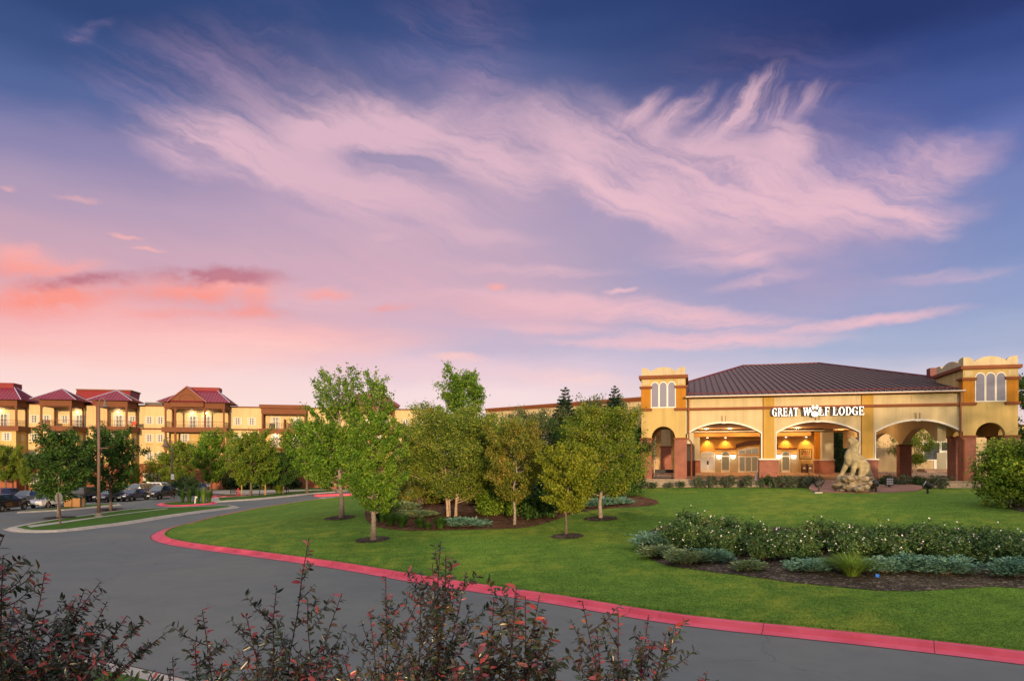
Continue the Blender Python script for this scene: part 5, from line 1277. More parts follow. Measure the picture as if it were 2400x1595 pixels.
def shrub(name, loc, seed, rx, ry, h, n, size, mat, label, cat='shrub', group=None, bark=BARK_D, rz=0, lumps=9, ar=.55):
    t = thing(name, label, cat, loc, rz, group); V, F = blob_leaves(seed, rx, ry, h, n, size, lumps, ar=ar)
    link('foliage', np_mesh('foliage', V, F), mat, t); obj('stem', stems_mb(seed, rx, ry, h), bark, t); return t
def spray_mesh(seed, r, h, n, blade=.34, wid=.05, droop=.3):
    """low spreading juniper: feathery sprays fanning outwards in layers"""
    rng = np.random.default_rng(seed); rnd = random.Random(seed); Vs = []
    br = int(n / 26)
    for i in range(br):
        a = rnd.random() * 6.283; q = rnd.random(); L = r * (.35 + .65 * rnd.random()); z0 = h * (.25 + .75 * (1 - q)) * rnd.uniform(.5, 1)
        b0 = np.array([math.cos(a) * r * .12 * q, math.sin(a) * r * .12 * q, z0 * .35]); e = np.array([math.cos(a) * L, math.sin(a) * L, z0 * (1.05 - .25 * L / r)])
        for j in range(26):
            t = .25 + .75 * rnd.random(); p = b0 + (e - b0) * t + np.array([0, 0, h * .12 * math.sin(t * 3)]) + rng.normal(size=3) * np.array([.09, .09, .035]) * (1.3 - t) * 1.6
            s_ = a + rnd.choice((-1, 1)) * rnd.uniform(.2, .9); d = np.array([math.cos(s_), math.sin(s_), rnd.uniform(-.1, .55)]); d /= np.linalg.norm(d)
            nrm = np.array([rnd.gauss(0, .4), rnd.gauss(0, .4), 1.0]); b = np.cross(d, nrm); b /= np.linalg.norm(b)
            l = blade * rnd.uniform(.6, 1.2); w = wid * rnd.uniform(.7, 1.3)
            Vs += [p, p + d * l * .5 + b * w, p + d * l, p + d * l * .5 - b * w]
    V = np.array(Vs); V[:, 2] = np.clip(V[:, 2], .02, None); return V, np.arange(len(V)).reshape(-1, 4)
def juniper(loc, seed, r, h, n, mat, label, ry=1.0, group='low junipers', rz=0, blade=.34, wid=.045):
    t = thing('juniper_shrub', label, 'shrub', loc, rz, group); V, F = spray_mesh(seed, r, h, n, blade, wid); V[:, 1] *= ry
    link('foliage', np_mesh('foliage', V, F), mat, t); rnd = random.Random(seed); mb = MB()
    for i in range(9):
        a = i * .7 + rnd.random(); mb.tube([(0, 0, -.03), (math.cos(a) * r * .3, math.sin(a) * r * .3 * ry, h * .25), (math.cos(a) * r * .65, math.sin(a) * r * .65 * ry, h * .4)], [.03, .02, .008], 4, False)
    obj('stem', mb, BARK_D, t); return t
def blades_mesh(seed, r, h, n, w=.02, segs=3, lean=.55):
    rnd = random.Random(seed); V = []; F = []
    for i in range(n):
        a = rnd.random() * 6.283; q = rnd.random() ** .7; L = h * rnd.uniform(.75, 1.2); b = Vector((math.cos(a) * r * .25 * q, math.sin(a) * r * .25 * q, 0)); o = Vector((math.cos(a), math.sin(a), 0)); sd = Vector((-o.y, o.x, 0)); k0 = len(V); out = r * (.25 + q * .75) * lean / .55
        for s_ in range(segs + 1):
            t = s_ / segs; p = b + o * out * t ** 1.6 + Vector((0, 0, L * (t - .42 * q * t * t * t))); ww = w * (1 - t) + .002; V += [tuple(p - sd * ww), tuple(p + sd * ww)]
        for s_ in range(segs): F.append((k0 + 2 * s_, k0 + 2 * s_ + 1, k0 + 2 * s_ + 3, k0 + 2 * s_ + 2))
    return np.array(V), np.array(F)
def tuft(loc, seed, r, h, n, mat, label, group='ornamental grasses', w=.02, lean=.55):
    t = thing('ornamental_grass', label, 'grass clump', loc, 0, group); V, F = blades_mesh(seed, r, h, n, w, 4, lean); link('blades', np_mesh('blades', V, F), mat, t); return t
# mulch bed under the trees
for px, py, rx, h, n, mat, seed, lab in ((1150, 1206, 1.05, 1.65, 3600, SHRUB, 71, 'leafy green shrub between the birch trunks and the leaning tree'), (1212, 1208, 1.1, 1.5, 3800, SHRUB, 72, 'leafy green shrub right behind the leaning trunk'),
    (1262, 1212, 1.15, 1.6, 3800, MAPLE_D, 73, 'darker green shrub between the leaning trunk and the thin dark trunk'), (1305, 1200, 1.0, 1.5, 3000, LIME, 74, 'yellow green shrub behind the thin dark trunk')):
    shrub('leafy_shrub', at(px, py), seed, rx, rx, h, n, .17, mat, lab, group='shrubs in the mulch bed')
for px, py, rx, h, n, mat, seed, lab in ((985, 1182, 2.0, 2.2, 5200, RUSSET, 75, 'reddish lit conifer like shrub left of the birch trunks'), (1130, 1180, 1.8, 2.0, 4200, RUSSET, 76, 'reddish lit shrub behind the birch trunks'), (1060, 1176, 2.2, 2.3, 4200, HEDGE, 77, 'dark evergreen shrub behind the birch clump'),
    (1380, 1168, 2.2, 1.9, 4200, HEDGE, 78, 'dark evergreen shrub behind the olive tree trunk'), (1465, 1162, 1.7, 2.4, 4200, MAPLE_D, 79, 'dark green shrub in front of the left tower'), (1300, 1172, 2.4, 2.3, 4200, HEDGE, 80, 'dark evergreen mass under the spruces'), (1215, 1175, 2.3, 2.3, 4200, HEDGE, 81, 'dark evergreen mass under the feathery tree'), (905, 1182, 1.6, 1.3, 3000, HEDGE, 82, 'dark shrub behind the grass clumps at the left end of the bed')):
    shrub('evergreen_shrub', at(px, py), seed, rx, rx * .8, h, n, .2, mat, lab, group='evergreen shrubs in the mulch bed')
juniper(at(1092, 1233), 91, 1.55, .55, 2600, JUNI, 'blue green spreading juniper in front of the birch trunks', .75)
juniper(at(975, 1212), 92, 1.5, .6, 2300, JUNIY, 'yellow green spreading juniper behind the grass clumps', .7)
juniper(at(945, 1196), 93, 1.3, .7, 1800, JUNIY, 'golden juniper at the back of the grass clumps', .7)
juniper(at(1385, 1188), 94, 1.4, .6, 2000, JUNI, 'low juniper left of the olive tree trunk', .7); juniper(at(1438, 1182), 95, 1.5, .6, 2000, JUNI, 'low juniper right of the olive tree trunk', .7)
for i, (px, py, s_) in enumerate(((893, 1222, 1.0), (915, 1230, 1.05), (942, 1234, .9), (985, 1236, .7), (1003, 1240, .45), (1032, 1238, .8), (905, 1206, 1.0))):
    tuft(at(px, py), 100 + i, .75 * s_, .95 * s_, 420, BLADE_D, ('dark grass clump at the left tip of the mulch bed', 'dark grass clump, second from the left tip of the mulch bed', 'dark grass clump beneath the golden juniper', 'grass clump in front of the yellow green juniper', 'smallest grass clump at the front edge of the mulch bed', 'grass clump beside the blue green juniper', 'tall dark grass clump at the back of the left tip')[i], w=.018)
# rose bed on the right: three rose bushes built, then copies
ROSE = leaf_mat('rose_leaf', [(.02, .05, .016), (.055, .12, .035), (.13, .23, .07), (.27, .32, .08)], .25)
PETAL = M('white_petal', (.80, .78, .80), .7, .05, 9)
TWIG = M('rose_twig', (.20, .13, .09), .9, .3, 9)
def rose(seed, rx, h):
    t = thing('rose_bush', 'x', 'rose bush'); rng = np.random.default_rng(seed)
    V, F = blob_leaves(seed, rx, rx * .85, h, 9500, .078, 20, .62, .12); link('foliage', np_mesh('foliage', V, F), ROSE, t)
    top = V.reshape(-1, 4, 3)[:, 0]; sel = top[(top[:, 2] > h * .35)]; sel = sel[rng.choice(len(sel), 48)]
    P = sel + sel / np.array([rx, rx, h]) * .05; P = np.repeat(P, 4, 0) + rng.normal(size=(len(P) * 4, 3)) * .014
    PV, PF = leaves(P, rng, .058, .9, ar=.9, jit=.25); link('blossoms', np_mesh('blossoms', PV, PF), PETAL, t)
    obj('stem', stems_mb(seed, rx * 1.05, rx * .9, h * .95, 46, .014), TWIG, t); return t
RP = [rose(201, 1.0, 1.25), rose(202, 1.1, 1.15), rose(203, .95, 1.2)]
ru = [0, 0, 0]
rl = [(1590, 1283, 1.05, 'white rose bush at the left end of the rose bed, yellowish inside'), (1625, 1262, 1.15, 'white rose bush at the back of the left end, tallest of the bed'), (1650, 1290, 1.05, 'white rose bush in the front of the bed above the second juniper'), (1700, 1266, 1.1, 'white rose bush behind the front row, left part of the bed'), (1712, 1300, .95, 'white rose bush above the smallest juniper'),
      (1770, 1285, 1.0, 'white rose bush at the dip of the hedge line'), (1790, 1312, .9, 'white rose bush in front of the dip in the hedge line'), (1850, 1290, .95, 'white rose bush behind the grey green juniper'), (1872, 1312, .95, 'white rose bush over the grey green juniper'), (1925, 1290, 1.12, 'white rose bush rising behind the pale grass clump'), (1985, 1312, .95, 'dark twiggy white rose bush beside the pale grass clump'),
      (2010, 1294, 1.1, 'white rose bush behind the blue flag'), (2075, 1312, 1.0, 'white rose bush behind the first teal juniper'), (2095, 1296, 1.05, 'white rose bush in the back row above the teal junipers'), (2160, 1308, 1.02, 'white rose bush behind the largest teal juniper'), (2180, 1294, 1.0, 'white rose bush at the back, right part of the bed'), (2240, 1318, 1.0, 'white rose bush with open bare stems right of the largest teal juniper'), (2265, 1300, 1.0, 'white rose bush with many blossoms at the back right'),
      (2330, 1324, 1.0, 'white rose bush above the right hand juniper'), (2345, 1306, .98, 'white rose bush near the right edge, back row'), (2410, 1326, 1.0, 'white rose bush cut by the right edge of the picture, front row'), (2430, 1308, .95, 'white rose bush cut by the right edge of the picture, back row')]
for i, (px, py, s_, lab) in enumerate(rl):
    k = (i * 2 + i // 3) % 3; c = at(px, py)
    if ru[k] == 0: o = RP[k]; o.location = c
    else: o = dup(RP[k], c)
    ru[k] = 1; o.rotation_euler = (0, 0, i * 1.7); o.scale = (s_, s_, s_ * .95); tag(o, lab, 'rose bush', 'white rose bushes in the right bed')
for px, py, r, h, mat, ry, n, lab in ((1530, 1285, .95, .70, JUNI, .8, 2600, 'teal juniper at the left tip of the rose bed'), (1545, 1306, .85, .45, JUNIY, .7, 2000, 'yellow tipped juniper at the left tip of the rose bed'), (1612, 1322, 1.0, .55, JUNIY, .6, 2600, 'yellow tipped juniper below the first rose bushes'), (1672, 1318, .75, .5, JUNI, .6, 1700, 'teal juniper joined to the yellow tipped one below the roses'),
    (1753, 1337, .58, .36, JUNIY, .6, 1300, 'smallest juniper standing alone at the front of the rose bed'), (1898, 1338, .85, .42, JUNI, .6, 2200, 'grey green juniper left of the pale grass clump'), (2072, 1340, .85, .45, JUNI, .65, 2400, 'teal juniper right of the blue flag'), (2148, 1338, .95, .55, JUNI, .7, 2600, 'teal juniper, left part of the largest pair'), (2215, 1345, .95, .58, JUNI, .7, 2600, 'teal juniper, right part of the largest pair'), (2382, 1350, 1.1, .55, JUNI, .7, 2800, 'teal juniper near the right edge of the picture')):
    juniper(at(px, py), int(px), r * 1.25, h * 1.4, int(n * 1.8), mat, lab, ry, blade=.17, wid=.026)
tuft(at(1995, 1348), 120, .95, .80, 1100, BLADE, 'pale green arching grass clump in the rose bed', w=.010, lean=.72)
# big bush at the right edge
shrub('big_bush', at(2385, 1186), 131, 2.35, 2.0, 4.1, 30000, .15, SHRUB, 'very large bright green bush at the right edge, in front of the tower', lumps=16)
# bushes along the portico
for i, (px, w, lab) in enumerate(((1637, .52, 'round grey green bush by the stone wall, nearest the left tower'), (1671, .5, 'round grey green bush, second from the left tower'), (1709, .62, 'round grey green bush, third from the left tower'), (1746, .55, 'round grey green bush left of the brick pier'))):
    x, y = pw(ps(px, -2.0), -2.0); shrub('round_bush', (x, y, g(x, y)), 140 + i, w, w, 1.0, 1500, .10, BOX, lab, group='bushes along the stone wall', lumps=5)
for i, (px, w, m_, lab) in enumerate(((1795, .95, HEDGE, 'dark green hedge bush right of the left brick pier'), (1830, 1.0, BOX, 'grey green hedge bush, second right of the brick pier'), (1865, 1.0, BOX, 'grey green hedge bush, middle of the hedge'), (1900, .9, BOX, 'grey green hedge bush beside the left floodlight'), (2078, .8, HEDGE, 'dark green bush behind the grid floodlight'), (2115, .85, BOX, 'rounded bush right of the grid floodlight'), (2165, .9, HEDGE, 'dark teal bush behind the right spotlight'), (2208, .95, BOX, 'rounded bush left of the tower brick pier'))):
    x, y = pw(ps(px, -2.3), -2.3); shrub('hedge_bush', (x, y, g(x, y) + .02), 150 + i, w * 1.05, .62, .95, 1500, .11, m_, lab, group='bushes along the stone wall', lumps=7)
for i, (px, lab) in enumerate(((1513, 'small plant at the foot of the tower, left one'), (1533, 'dark small plant at the foot of the tower, below its arch'), (1570, 'brownish small plant at the foot of the tower'), (1600, 'small green plant at the right foot of the tower'))):
    x, y = pw(ps(px, -2.0), -2.0); shrub('small_plant', (x, y, g(x, y)), 170 + i, .42, .35, .5, 350, .11, HEDGE if i % 2 else BOX, lab, group='small plants at the tower foot', lumps=4)
# hotel front: low evergreens and grasses on the red island
for i, (px, yb, r, lab) in enumerate(((548, 1147, 2.6, 'dark evergreen by the brick wall behind the bicycle rack'), (575, 1146, 2.4, 'dark evergreen by the brick wall, behind the broad tree'), (595, 1145, 2.4, 'dark evergreen right of the broad tree trunk'), (632, 1146, 3.0, 'spreading evergreen behind the thin black pole'), (662, 1146, 2.8, 'spreading evergreen behind the picnic bench'), (690, 1145, 2.2, 'low evergreen left of the pale trunk'), (345, 1146, 1.6, 'round shrub by the sunlit brick wall'), (385, 1147, 1.6, 'round shrub beside the thin airy tree'), (412, 1149, 1.7, 'dark shrub behind the shorter lamp post'))):
    x, y = flat(px, yb); shrub('evergreen_shrub', (x, y, .02), 180 + i, r, r * .7, r * .85, 1600, .3, HEDGE, lab, group='evergreens by the hotel wall')
for i, px in enumerate((428, 444, 464, 477, 490)):
    x, y = flat(px, 1176.5, .13); tuft((x, y, .13), 190 + i, .55 + .1 * (i > 2), 1.5 + .25 * (i in (2, 3)), 260, BLADE_D if i != 3 else BLADE, ('upright grass clump at the left end of the red kerbed island', 'second upright grass clump from the left on the red kerbed island', 'grass clump right of the white object on the red kerbed island', 'yellowish tall grass clump on the red kerbed island', 'grass clump at the right end of the red kerbed island')[i], 'grasses on the red island', .03, .35)
x, y = flat(654, 1155, .13); tuft((x, y, .13), 196, 1.1, 1.3, 380, MAPLE_Y, 'yellow bushy clump left of the picnic bench', 'grasses on the red island', .05, .6)
# distant and unseen trees that shade the foreground (they stand behind the photographer)
rng = np.random.default_rng(7); PS = []
for i in range(60):
    x = -120 + i * 4.4; hh = (8.0 if x < 5 else 5.4) + 1.0 * math.sin(i * 1.7) + (12.5 * max(0, min(1, (x - 33) / 12)) if x < 90 else 6) + (rng.random() - .5) * 1.6
    n = 420 if x > 25 and x < 75 else 230
    P = np.stack([x + rng.normal(size=n) * 2.1, -32 + rng.normal(size=n) * 2.0, hh * rng.random(n) ** .75], 1); PS.append(P)
V, F = leaves(np.concatenate(PS), rng, .9); o = link('treeline', np_mesh('treeline', V, F), MAPLE_D); o['kind'] = 'stuff'

# short blades standing out of the near lawn and along its edge
rng = np.random.default_rng(99); PTS = []
edge = [p for p in offs(KL, .36) if 10 < p[1] < 60 and p[0] < 30]
for a_, b_ in zip(edge, edge[1:]):
    L_ = math.hypot(b_[0] - a_[0], b_[1] - a_[1]); k_ = int(L_ * 1800 / max(a_[1], 14))
    for _ in range(k_):
        u_ = rng.random(); o_ = abs(rng.normal()) * .07 - .02; PTS.append((a_[0] + (b_[0] - a_[0]) * u_ + o_ * .57, a_[1] + (b_[1] - a_[1]) * u_ + o_ * .82, 1.0))
n_ = 0
while n_ < 60000:
    Y_ = 1 / (1 / 15.5 + (1 / 42 - 1 / 15.5) * rng.random()); X_ = rng.uniform(-.78, .80) * Y_
    if kd(X_, Y_) > .35: PTS.append((X_, Y_, .72)); n_ += 1
A_ = np.array(PTS); Zg = np.array([g(x, y) for x, y, _ in PTS]); n_ = len(A_)
B_ = np.stack([A_[:, 0], A_[:, 1], Zg - .01], 1); an = rng.random(n_) * 6.283; w_ = (.007 + .00028 * A_[:, 1]); h_ = A_[:, 2] * rng.uniform(.04, .085, n_)
s_ = np.stack([np.cos(an), np.sin(an), np.zeros(n_)], 1) * w_[:, None]; ln_ = np.stack([rng.normal(size=n_) * .5, rng.normal(size=n_) * .5, np.ones(n_)], 1) * h_[:, None]
V = np.stack([B_ - s_, B_ + s_, B_ + ln_], 1).reshape(-1, 3)
LAWNB = leaf_mat('lawn_blade', [(.025, .070, .010), (.085, .18, .022), (.15, .31, .045), (.30, .37, .07)], .3)
o = link('grass', np_mesh('grass', V, np.arange(n_ * 3).reshape(-1, 3)), LAWNB); o['kind'] = 'stuff'
# ------------------------------------------------------------------ statue on the plaza
def chain(mb, pts, n=7, ysq=1.0):
    """overlapping balls along a path: (x, y, z, r)"""
    for a, b in zip(pts, pts[1:]):
        for i in range(n + 1):
            t = i / n; x, y, z, r = (a[j] + (b[j] - a[j]) * t for j in range(4)); mb.ball((x, y, z), (r, r * ysq, r), 12, 8)
STY = 49.5; sc0 = at(1999, 1153); KS = STY / FPX / 8.71
st_t = thing('animal_statue', 'large tan stone statue of a howling wolf sitting on a rock', 'statue', (*pt(2001, 1150, STY)[:2], g(*pt(2001, 1150, STY)[:2]) + .02), 0)
def q_(cx, cy, y, r): return ((cx - 880) * KS, y * KS, (1310 - cy) * KS, r * KS)
fig = MB()
chain(fig, [q_(1135, 960, 0, 112), q_(1080, 820, 0, 132), q_(950, 690, 0, 140), q_(870, 590, 0, 128), q_(872, 500, 0, 108), q_(885, 410, -4, 92), q_(892, 330, -8, 86)], 6, .86)
chain(fig, [q_(800, 520, 0, 78), q_(768, 620, 0, 82), q_(775, 700, 0, 78), q_(820, 760, 0, 70)], 5, .95)
chain(fig, [q_(895, 318, -8, 72), q_(862, 264, -8, 58), q_(832, 228, -8, 38)], 6, .85)
chain(fig, [q_(855, 335, -8, 60), q_(802, 294, -8, 40), q_(772, 266, -8, 24)], 6, .8)
fig.ball(q_(842, 216, -8, 0)[:3], (17 * KS, 22 * KS, 13 * KS))
for s_ in (-1, 1):
    chain(fig, [q_(945, 345, s_ * 52 - 8, 30), q_(985, 385, s_ * 62 - 8, 20), q_(1018, 408, s_ * 64 - 8, 6)], 6, .5)
    fig.ball(q_(925, 300, s_ * 48 - 8, 0)[:3], (26 * KS, 16 * KS, 16 * KS))
chain(fig, [q_(790, 730, 62, 72), q_(715, 870, 70, 50), q_(662, 980, 74, 40), q_(640, 1020, 74, 46), q_(612, 1034, 74, 36)], 6)
chain(fig, [q_(870, 720, -66, 80), q_(830, 870, -92, 52), q_(796, 985, -100, 41), q_(778, 1040, -102, 47), q_(744, 1052, -102, 36)], 6)
for s_ in (-1, 1):
    chain(fig, [q_(1060, 880, s_ * 62, 108), q_(1010, 930, s_ * 90, 88), q_(975, 985, s_ * 104, 58)], 5, .7)
    chain(fig, [q_(990, 1010, s_ * 108, 52), q_(930, 1030, s_ * 112, 40), q_(890, 1038, s_ * 112, 32)], 5, .9)
chain(fig, [q_(1180, 960, 0, 72), q_(1222, 1050, -30, 48), q_(1262, 1110, -60, 34), q_(1290, 1140, -70, 18)], 6)
STM = M('statue_stone', (.30, .25, .15), .9, .4, 3.2, .5, 22, fine=.12)
ROCKM = M('statue_rock', (.25, .205, .145), .9, .42, 2.4, .8, 12, fine=.2)
fo = obj('figure', fig, STM, st_t)
m_ = fo.modifiers.new('remesh', 'REMESH'); m_.mode = 'VOXEL'; m_.voxel_size = .04; m_.use_smooth_shade = True
m_ = fo.modifiers.new('smooth', 'SMOOTH'); m_.iterations = 5; m_.factor = .5
fo.modifiers.new('uneven', 'DISPLACE'); tx = bpy.data.textures.new('fur_relief', 'CLOUDS'); tx.noise_scale = .11; fo.modifiers['uneven'].texture = tx; fo.modifiers['uneven'].strength = .03
eb = MB()
for s_ in (-1, 1): eb.ball(q_(912, 322, s_ * 70 - 8, 0)[:3], (16 * KS, 8 * KS, 8 * KS))
obj('eye', eb, M('statue_dark', (.05, .04, .03), .8, 0), st_t)
rk = MB(); rr = random.Random(5)
rk.ball(q_(880, 1215, 0, 0)[:3], (385 * KS, 330 * KS, 150 * KS)); rk.ball(q_(900, 1130, 10, 0)[:3], (330 * KS, 260 * KS, 105 * KS)); rk.ball(q_(560, 1090, -20, 0)[:3], (85 * KS, 90 * KS, 95 * KS)); rk.ball(q_(1180, 1170, 0, 0)[:3], (120 * KS, 200 * KS, 130 * KS)); rk.ball(q_(880, 1290, 0, 0)[:3], (410 * KS, 350 * KS, 70 * KS))
for i in range(26):
    a = rr.uniform(0, 6.283); h = rr.random(); rad = 1.0 - .34 * h
    c = (math.cos(a) * 375 * KS * rad, math.sin(a) * 310 * KS * rad, (15 + 235 * h) * KS); s_ = rr.uniform(90, 150) * KS
    k0 = len(rk.v); rk.ball((0, 0, 0), (s_ * 1.9, s_ * 1.1, s_ * .30), 10, 6); mt = Matrix.Rotation(a * .3, 3, 'Z') @ Matrix.Rotation(R(16 + rr.uniform(-8, 8)), 3, 'Y')
    for q in range(k0, len(rk.v)): rk.v[q] = tuple(mt @ Vector(rk.v[q]) + Vector(c))
rk.v = [(x * .87, y * .87, z) for x, y, z in rk.v]
ro = obj('rock_base', rk, ROCKM, st_t)
m_ = ro.modifiers.new('remesh', 'REMESH'); m_.mode = 'VOXEL'; m_.voxel_size = .035; m_.use_smooth_shade = True
m_ = ro.modifiers.new('smooth', 'SMOOTH'); m_.iterations = 9
ro.modifiers.new('strata', 'DISPLACE'); tx = bpy.data.textures.new('rock_relief', 'MUSGRAVE' if hasattr(bpy.types, 'MusgraveTexture') else 'CLOUDS'); tx.noise_scale = .35; ro.modifiers['strata'].texture = tx; ro.modifiers['strata'].strength = .10

# ------------------------------------------------------------------ floodlights round the statue, flag
def flood(px, py, h, rz, label, grid=False):
    c = at(px, py); t = thing('floodlight', label, 'floodlight', (c[0], c[1], c[2] + .02), rz, 'garden floodlights')
    obj('stake', MB().tube([(0, 0, -.1), (0, 0, h * .5)], .07, 8), DARKM, t)
    if grid:
        obj('housing', MB().box(-.30, .30, -.08, .08, h * .5, h * .5 + .6), DARKM, t)
        mb = MB()
        for i in range(4):
            for j in range(3): mb.box(-.25 + i * .13, -.15 + i * .13, -.095, -.081, h * .5 + .07 + j * .17, h * .5 + .18 + j * .17)
        obj('lens_grid', mb, M('lens_pale', (.5, .5, .55), .3, 0), t)
    else:
        obj('yoke', MB().box(-.22, -.18, -.04, .04, h * .4, h * .75).box(.18, .22, -.04, .04, h * .4, h * .75).box(-.22, .22, -.04, .04, h * .36, h * .41), DARKM, t)
        hd = obj('housing', MB().lathe([(.14, -.28), (.17, -.2), (.21, .16), (.23, .18)], n=14), DARKM, t, loc=(0, 0, h * .72)); hd.rotation_euler = (0, R(62), 0)
        ln = obj('lens', MB().lathe([(.2, 0), (.17, .03)], n=14), M('lens_white', (.75, .75, .75), .2, 0), t, loc=(.18 * math.sin(R(62)) , 0, h * .72 + .18 * math.cos(R(62)))); ln.rotation_euler = (0, R(62), 0)
    return t
flood(1919, 1152.5, .85, R(8), 'black spotlight with a round lens, left of the rock base')
flood(2053, 1153.5, .85, R(70), 'black spotlight seen from behind, at the right foot of the rock base')
flood(2084, 1146, .55, R(6), 'square black floodlight with a grid of small lenses', True)
flood(2174, 1156, .8, R(150), 'black spotlight on the lawn far right of the statue, lens turned left')
c = at(1917, 1155); t = tag(obj('paving_block', MB().box(-.28, .28, -.15, .15, -.05, .09), CONC, loc=c), 'small pale concrete block in the grass under the left spotlight', 'block')
c = at(2052, 1356); t = thing('marker_flag', 'small bright blue marker flag on a wire in the rose bed', 'flag', c)
obj('wire', MB().tube([(0, 0, -.05), (0, 0, .18)], .006, 5), DARKM, t); obj('flag', MB().prism([(0, -.004, .08), (.12, -.004, .05), (.14, -.004, .16), (.02, -.004, .2), (0, -.004, .18)], (0, .008, 0)), M('flag_blue', (.01, .16, .75), .6, 0), t)

# ------------------------------------------------------------------ cars
TYRE = M('tyre_rubber', (.012, .012, .013), .85, .1, 5); RIM = M('wheel_rim', (.45, .45, .47), .3, .05, 5, metal=.8)
CGL = glass_mat('car_glass', (.012, .022, .035), .03, 1.0)
HLG = M('headlight_lens', (.55, .57, .6), .12, 0, spec=.9, coat=.6); TLG = M('tail_light', (.35, .01, .01), .15, 0, spec=.8)
PLATE = M('number_plate', (.55, .66, .75), .5, 0); CHROME = M('chrome', (.6, .6, .62), .15, 0, metal=.9); BLKP = M('black_plastic', (.012, .012, .013), .6, 0)
def paint(name, c): return M(name, c, .22, 0, spec=.6, coat=1.0)
def car(name, label, loc, rz, col, kind='suv', L=4.7, W=1.86, Hh=1.68, sc=1.0, plate=True, group='cars in the hotel car park'):
    t = thing(name, label, 'car', loc, rz, group); h = L / 2; ax = .30 * L; wr = .345 if kind != 'sedan' else .33
    bl = 1.04 if kind != 'sedan' else .92
    nz = bl - .16
    def arch(cx): return [(cx + (wr + .07) * math.cos(a), .30 + .03 + (wr + .07) * math.sin(a)) for a in [math.pi * i / 10 for i in range(11)]]
    low = .27
    out = [(-h + .08, low + .06)] + [(p[0], max(low, p[1])) for p in arch(-ax)[::-1]] + [(p[0], max(low, p[1])) for p in arch(ax)[::-1]] + [(h - .12, low), (h, low + .16), (h - .01, nz - .18), (h - .12, nz - .02), (h - .55, nz + .08), (.24 * L - .05, bl + .03)]
    if kind == 'sedan': out += [(-.30 * L, bl + .06), (-h + .25, bl + .04), (-h + .04, bl - .06)]
    else: out += [(-.40 * L, bl + .02), (-h + .10, bl), (-h + .02, bl - .08)]
    out += [(-h, .5)]
    mb = MB(); n = len(out)
    ys = [(-W / 2, .0), (-W / 2 + .0, 0)]
    mb.prism([(x, -W / 2, z) for x, z in out], (0, W, 0))
    for i, (x, y, z) in enumerate(mb.v):        # plan taper to the bumpers, slight tumble above the sill
        f = max(0, (abs(x) - h * .62) / (h * .38)); y *= 1 - .13 * f * f; y *= 1 - .05 * max(0, (z - .75)) - .04 * max(0, .5 - z); mb.v[i] = (x, y, z)
    b = obj('body', mb, col, t, smooth=False, bevel=.055)
    if kind == 'sedan': base, top = (-.36 * L, .22 * L), (-.20 * L, .04 * L)
    elif kind == 'pickup': base, top = (-.06 * L, .22 * L), (-.03 * L, .10 * L)
    else: base, top = (-.485 * L, .235 * L), (-.43 * L, .06 * L)
    wb, wt = W / 2 - .07, W / 2 - .27; zb, zt = bl + .0, Hh
    c8 = [(base[0], -wb, zb), (base[1], -wb, zb), (base[1], wb, zb), (base[0], wb, zb), (top[0], -wt, zt - .05), (top[1], -wt, zt - .05), (top[1], wt, zt - .05), (top[0], wt, zt - .05)]
    mb = MB().add(c8, [(0, 1, 5, 4), (1, 2, 6, 5), (2, 3, 7, 6), (3, 0, 4, 7), (4, 5, 6, 7)])
    mb.add([(top[0] + .05, -wt + .03, zt - .052), (top[1] - .1, -wt + .03, zt - .052), (top[1] - .1, wt - .03, zt - .052), (top[0] + .05, wt - .03, zt - .052), (top[0] + .25, -wt + .2, zt), (top[1] - .4, -wt + .2, zt), (top[1] - .4, wt - .2, zt), (top[0] + .25, wt - .2, zt)], [(0, 1, 5, 4), (1, 2, 6, 5), (2, 3, 7, 6), (3, 0, 4, 7), (4, 5, 6, 7)])
    obj('cabin', mb, col, t, bevel=.04)
    def pane(nm, i0, i1, i2, i3, u0, u1, v0, v1, e):
        A, B, C, D = (Vector(c8[i]) for i in (i0, i1, i2, i3)); nrm = (B - A).cross(D - A).normalized() * e
        f = lambda u, v: (A.lerp(B, u)).lerp(D.lerp(C, u), v) + nrm
        obj(nm, MB().prism([f(u0, v0), f(u1, v0), f(u1, v1), f(u0, v1)], -nrm * .6), CGL, t)
    pane('windscreen', 1, 2, 6, 5, .05, .95, .04, .93, .012); pane('rear_window', 3, 0, 4, 7, .08, .92, .2, .9, .012)
    cut = [(.05, .34), (.37, .66), (.69, .93)] if kind == 'suv' else [(.08, .50), (.54, .93)]
    for u0, u1 in cut:
        pane('side_window', 0, 1, 5, 4, u0, u1, .10, .88, .012); pane('side_window', 2, 3, 7, 6, 1 - u1, 1 - u0, .10, .88, .012)
    for sx_ in (-ax, ax):
        for sy in (-1, 1):
            w = obj('wheel', MB().lathe([(wr * .62, -.11), (wr * .93, -.11), (wr, -.07), (wr, .07), (wr * .93, .11), (wr * .62, .11)], n=20), TYRE, t, loc=(sx_, sy * (W / 2 - .13), wr)); w.rotation_euler = (R(90), 0, 0)
            mb = MB().lathe([(wr * .66, -.05), (wr * .64, .09)], n=20)
            for k in range(5):
                a = k * 2 * math.pi / 5; r0, r1 = wr * .1, wr * .6; ca, sa = math.cos(a), math.sin(a)
                mb.prism([(ca * r0 - sa * .04, sa * r0 + ca * .04, .095), (ca * r0 + sa * .04, sa * r0 - ca * .04, .095), (ca * r1 + sa * .03, sa * r1 - ca * .03, .11), (ca * r1 - sa * .03, sa * r1 + ca * .03, .11)], (0, 0, .02))
            rm = obj('rim', mb, RIM, w)
            if sy > 0: rm.rotation_euler = (R(180), 0, 0)
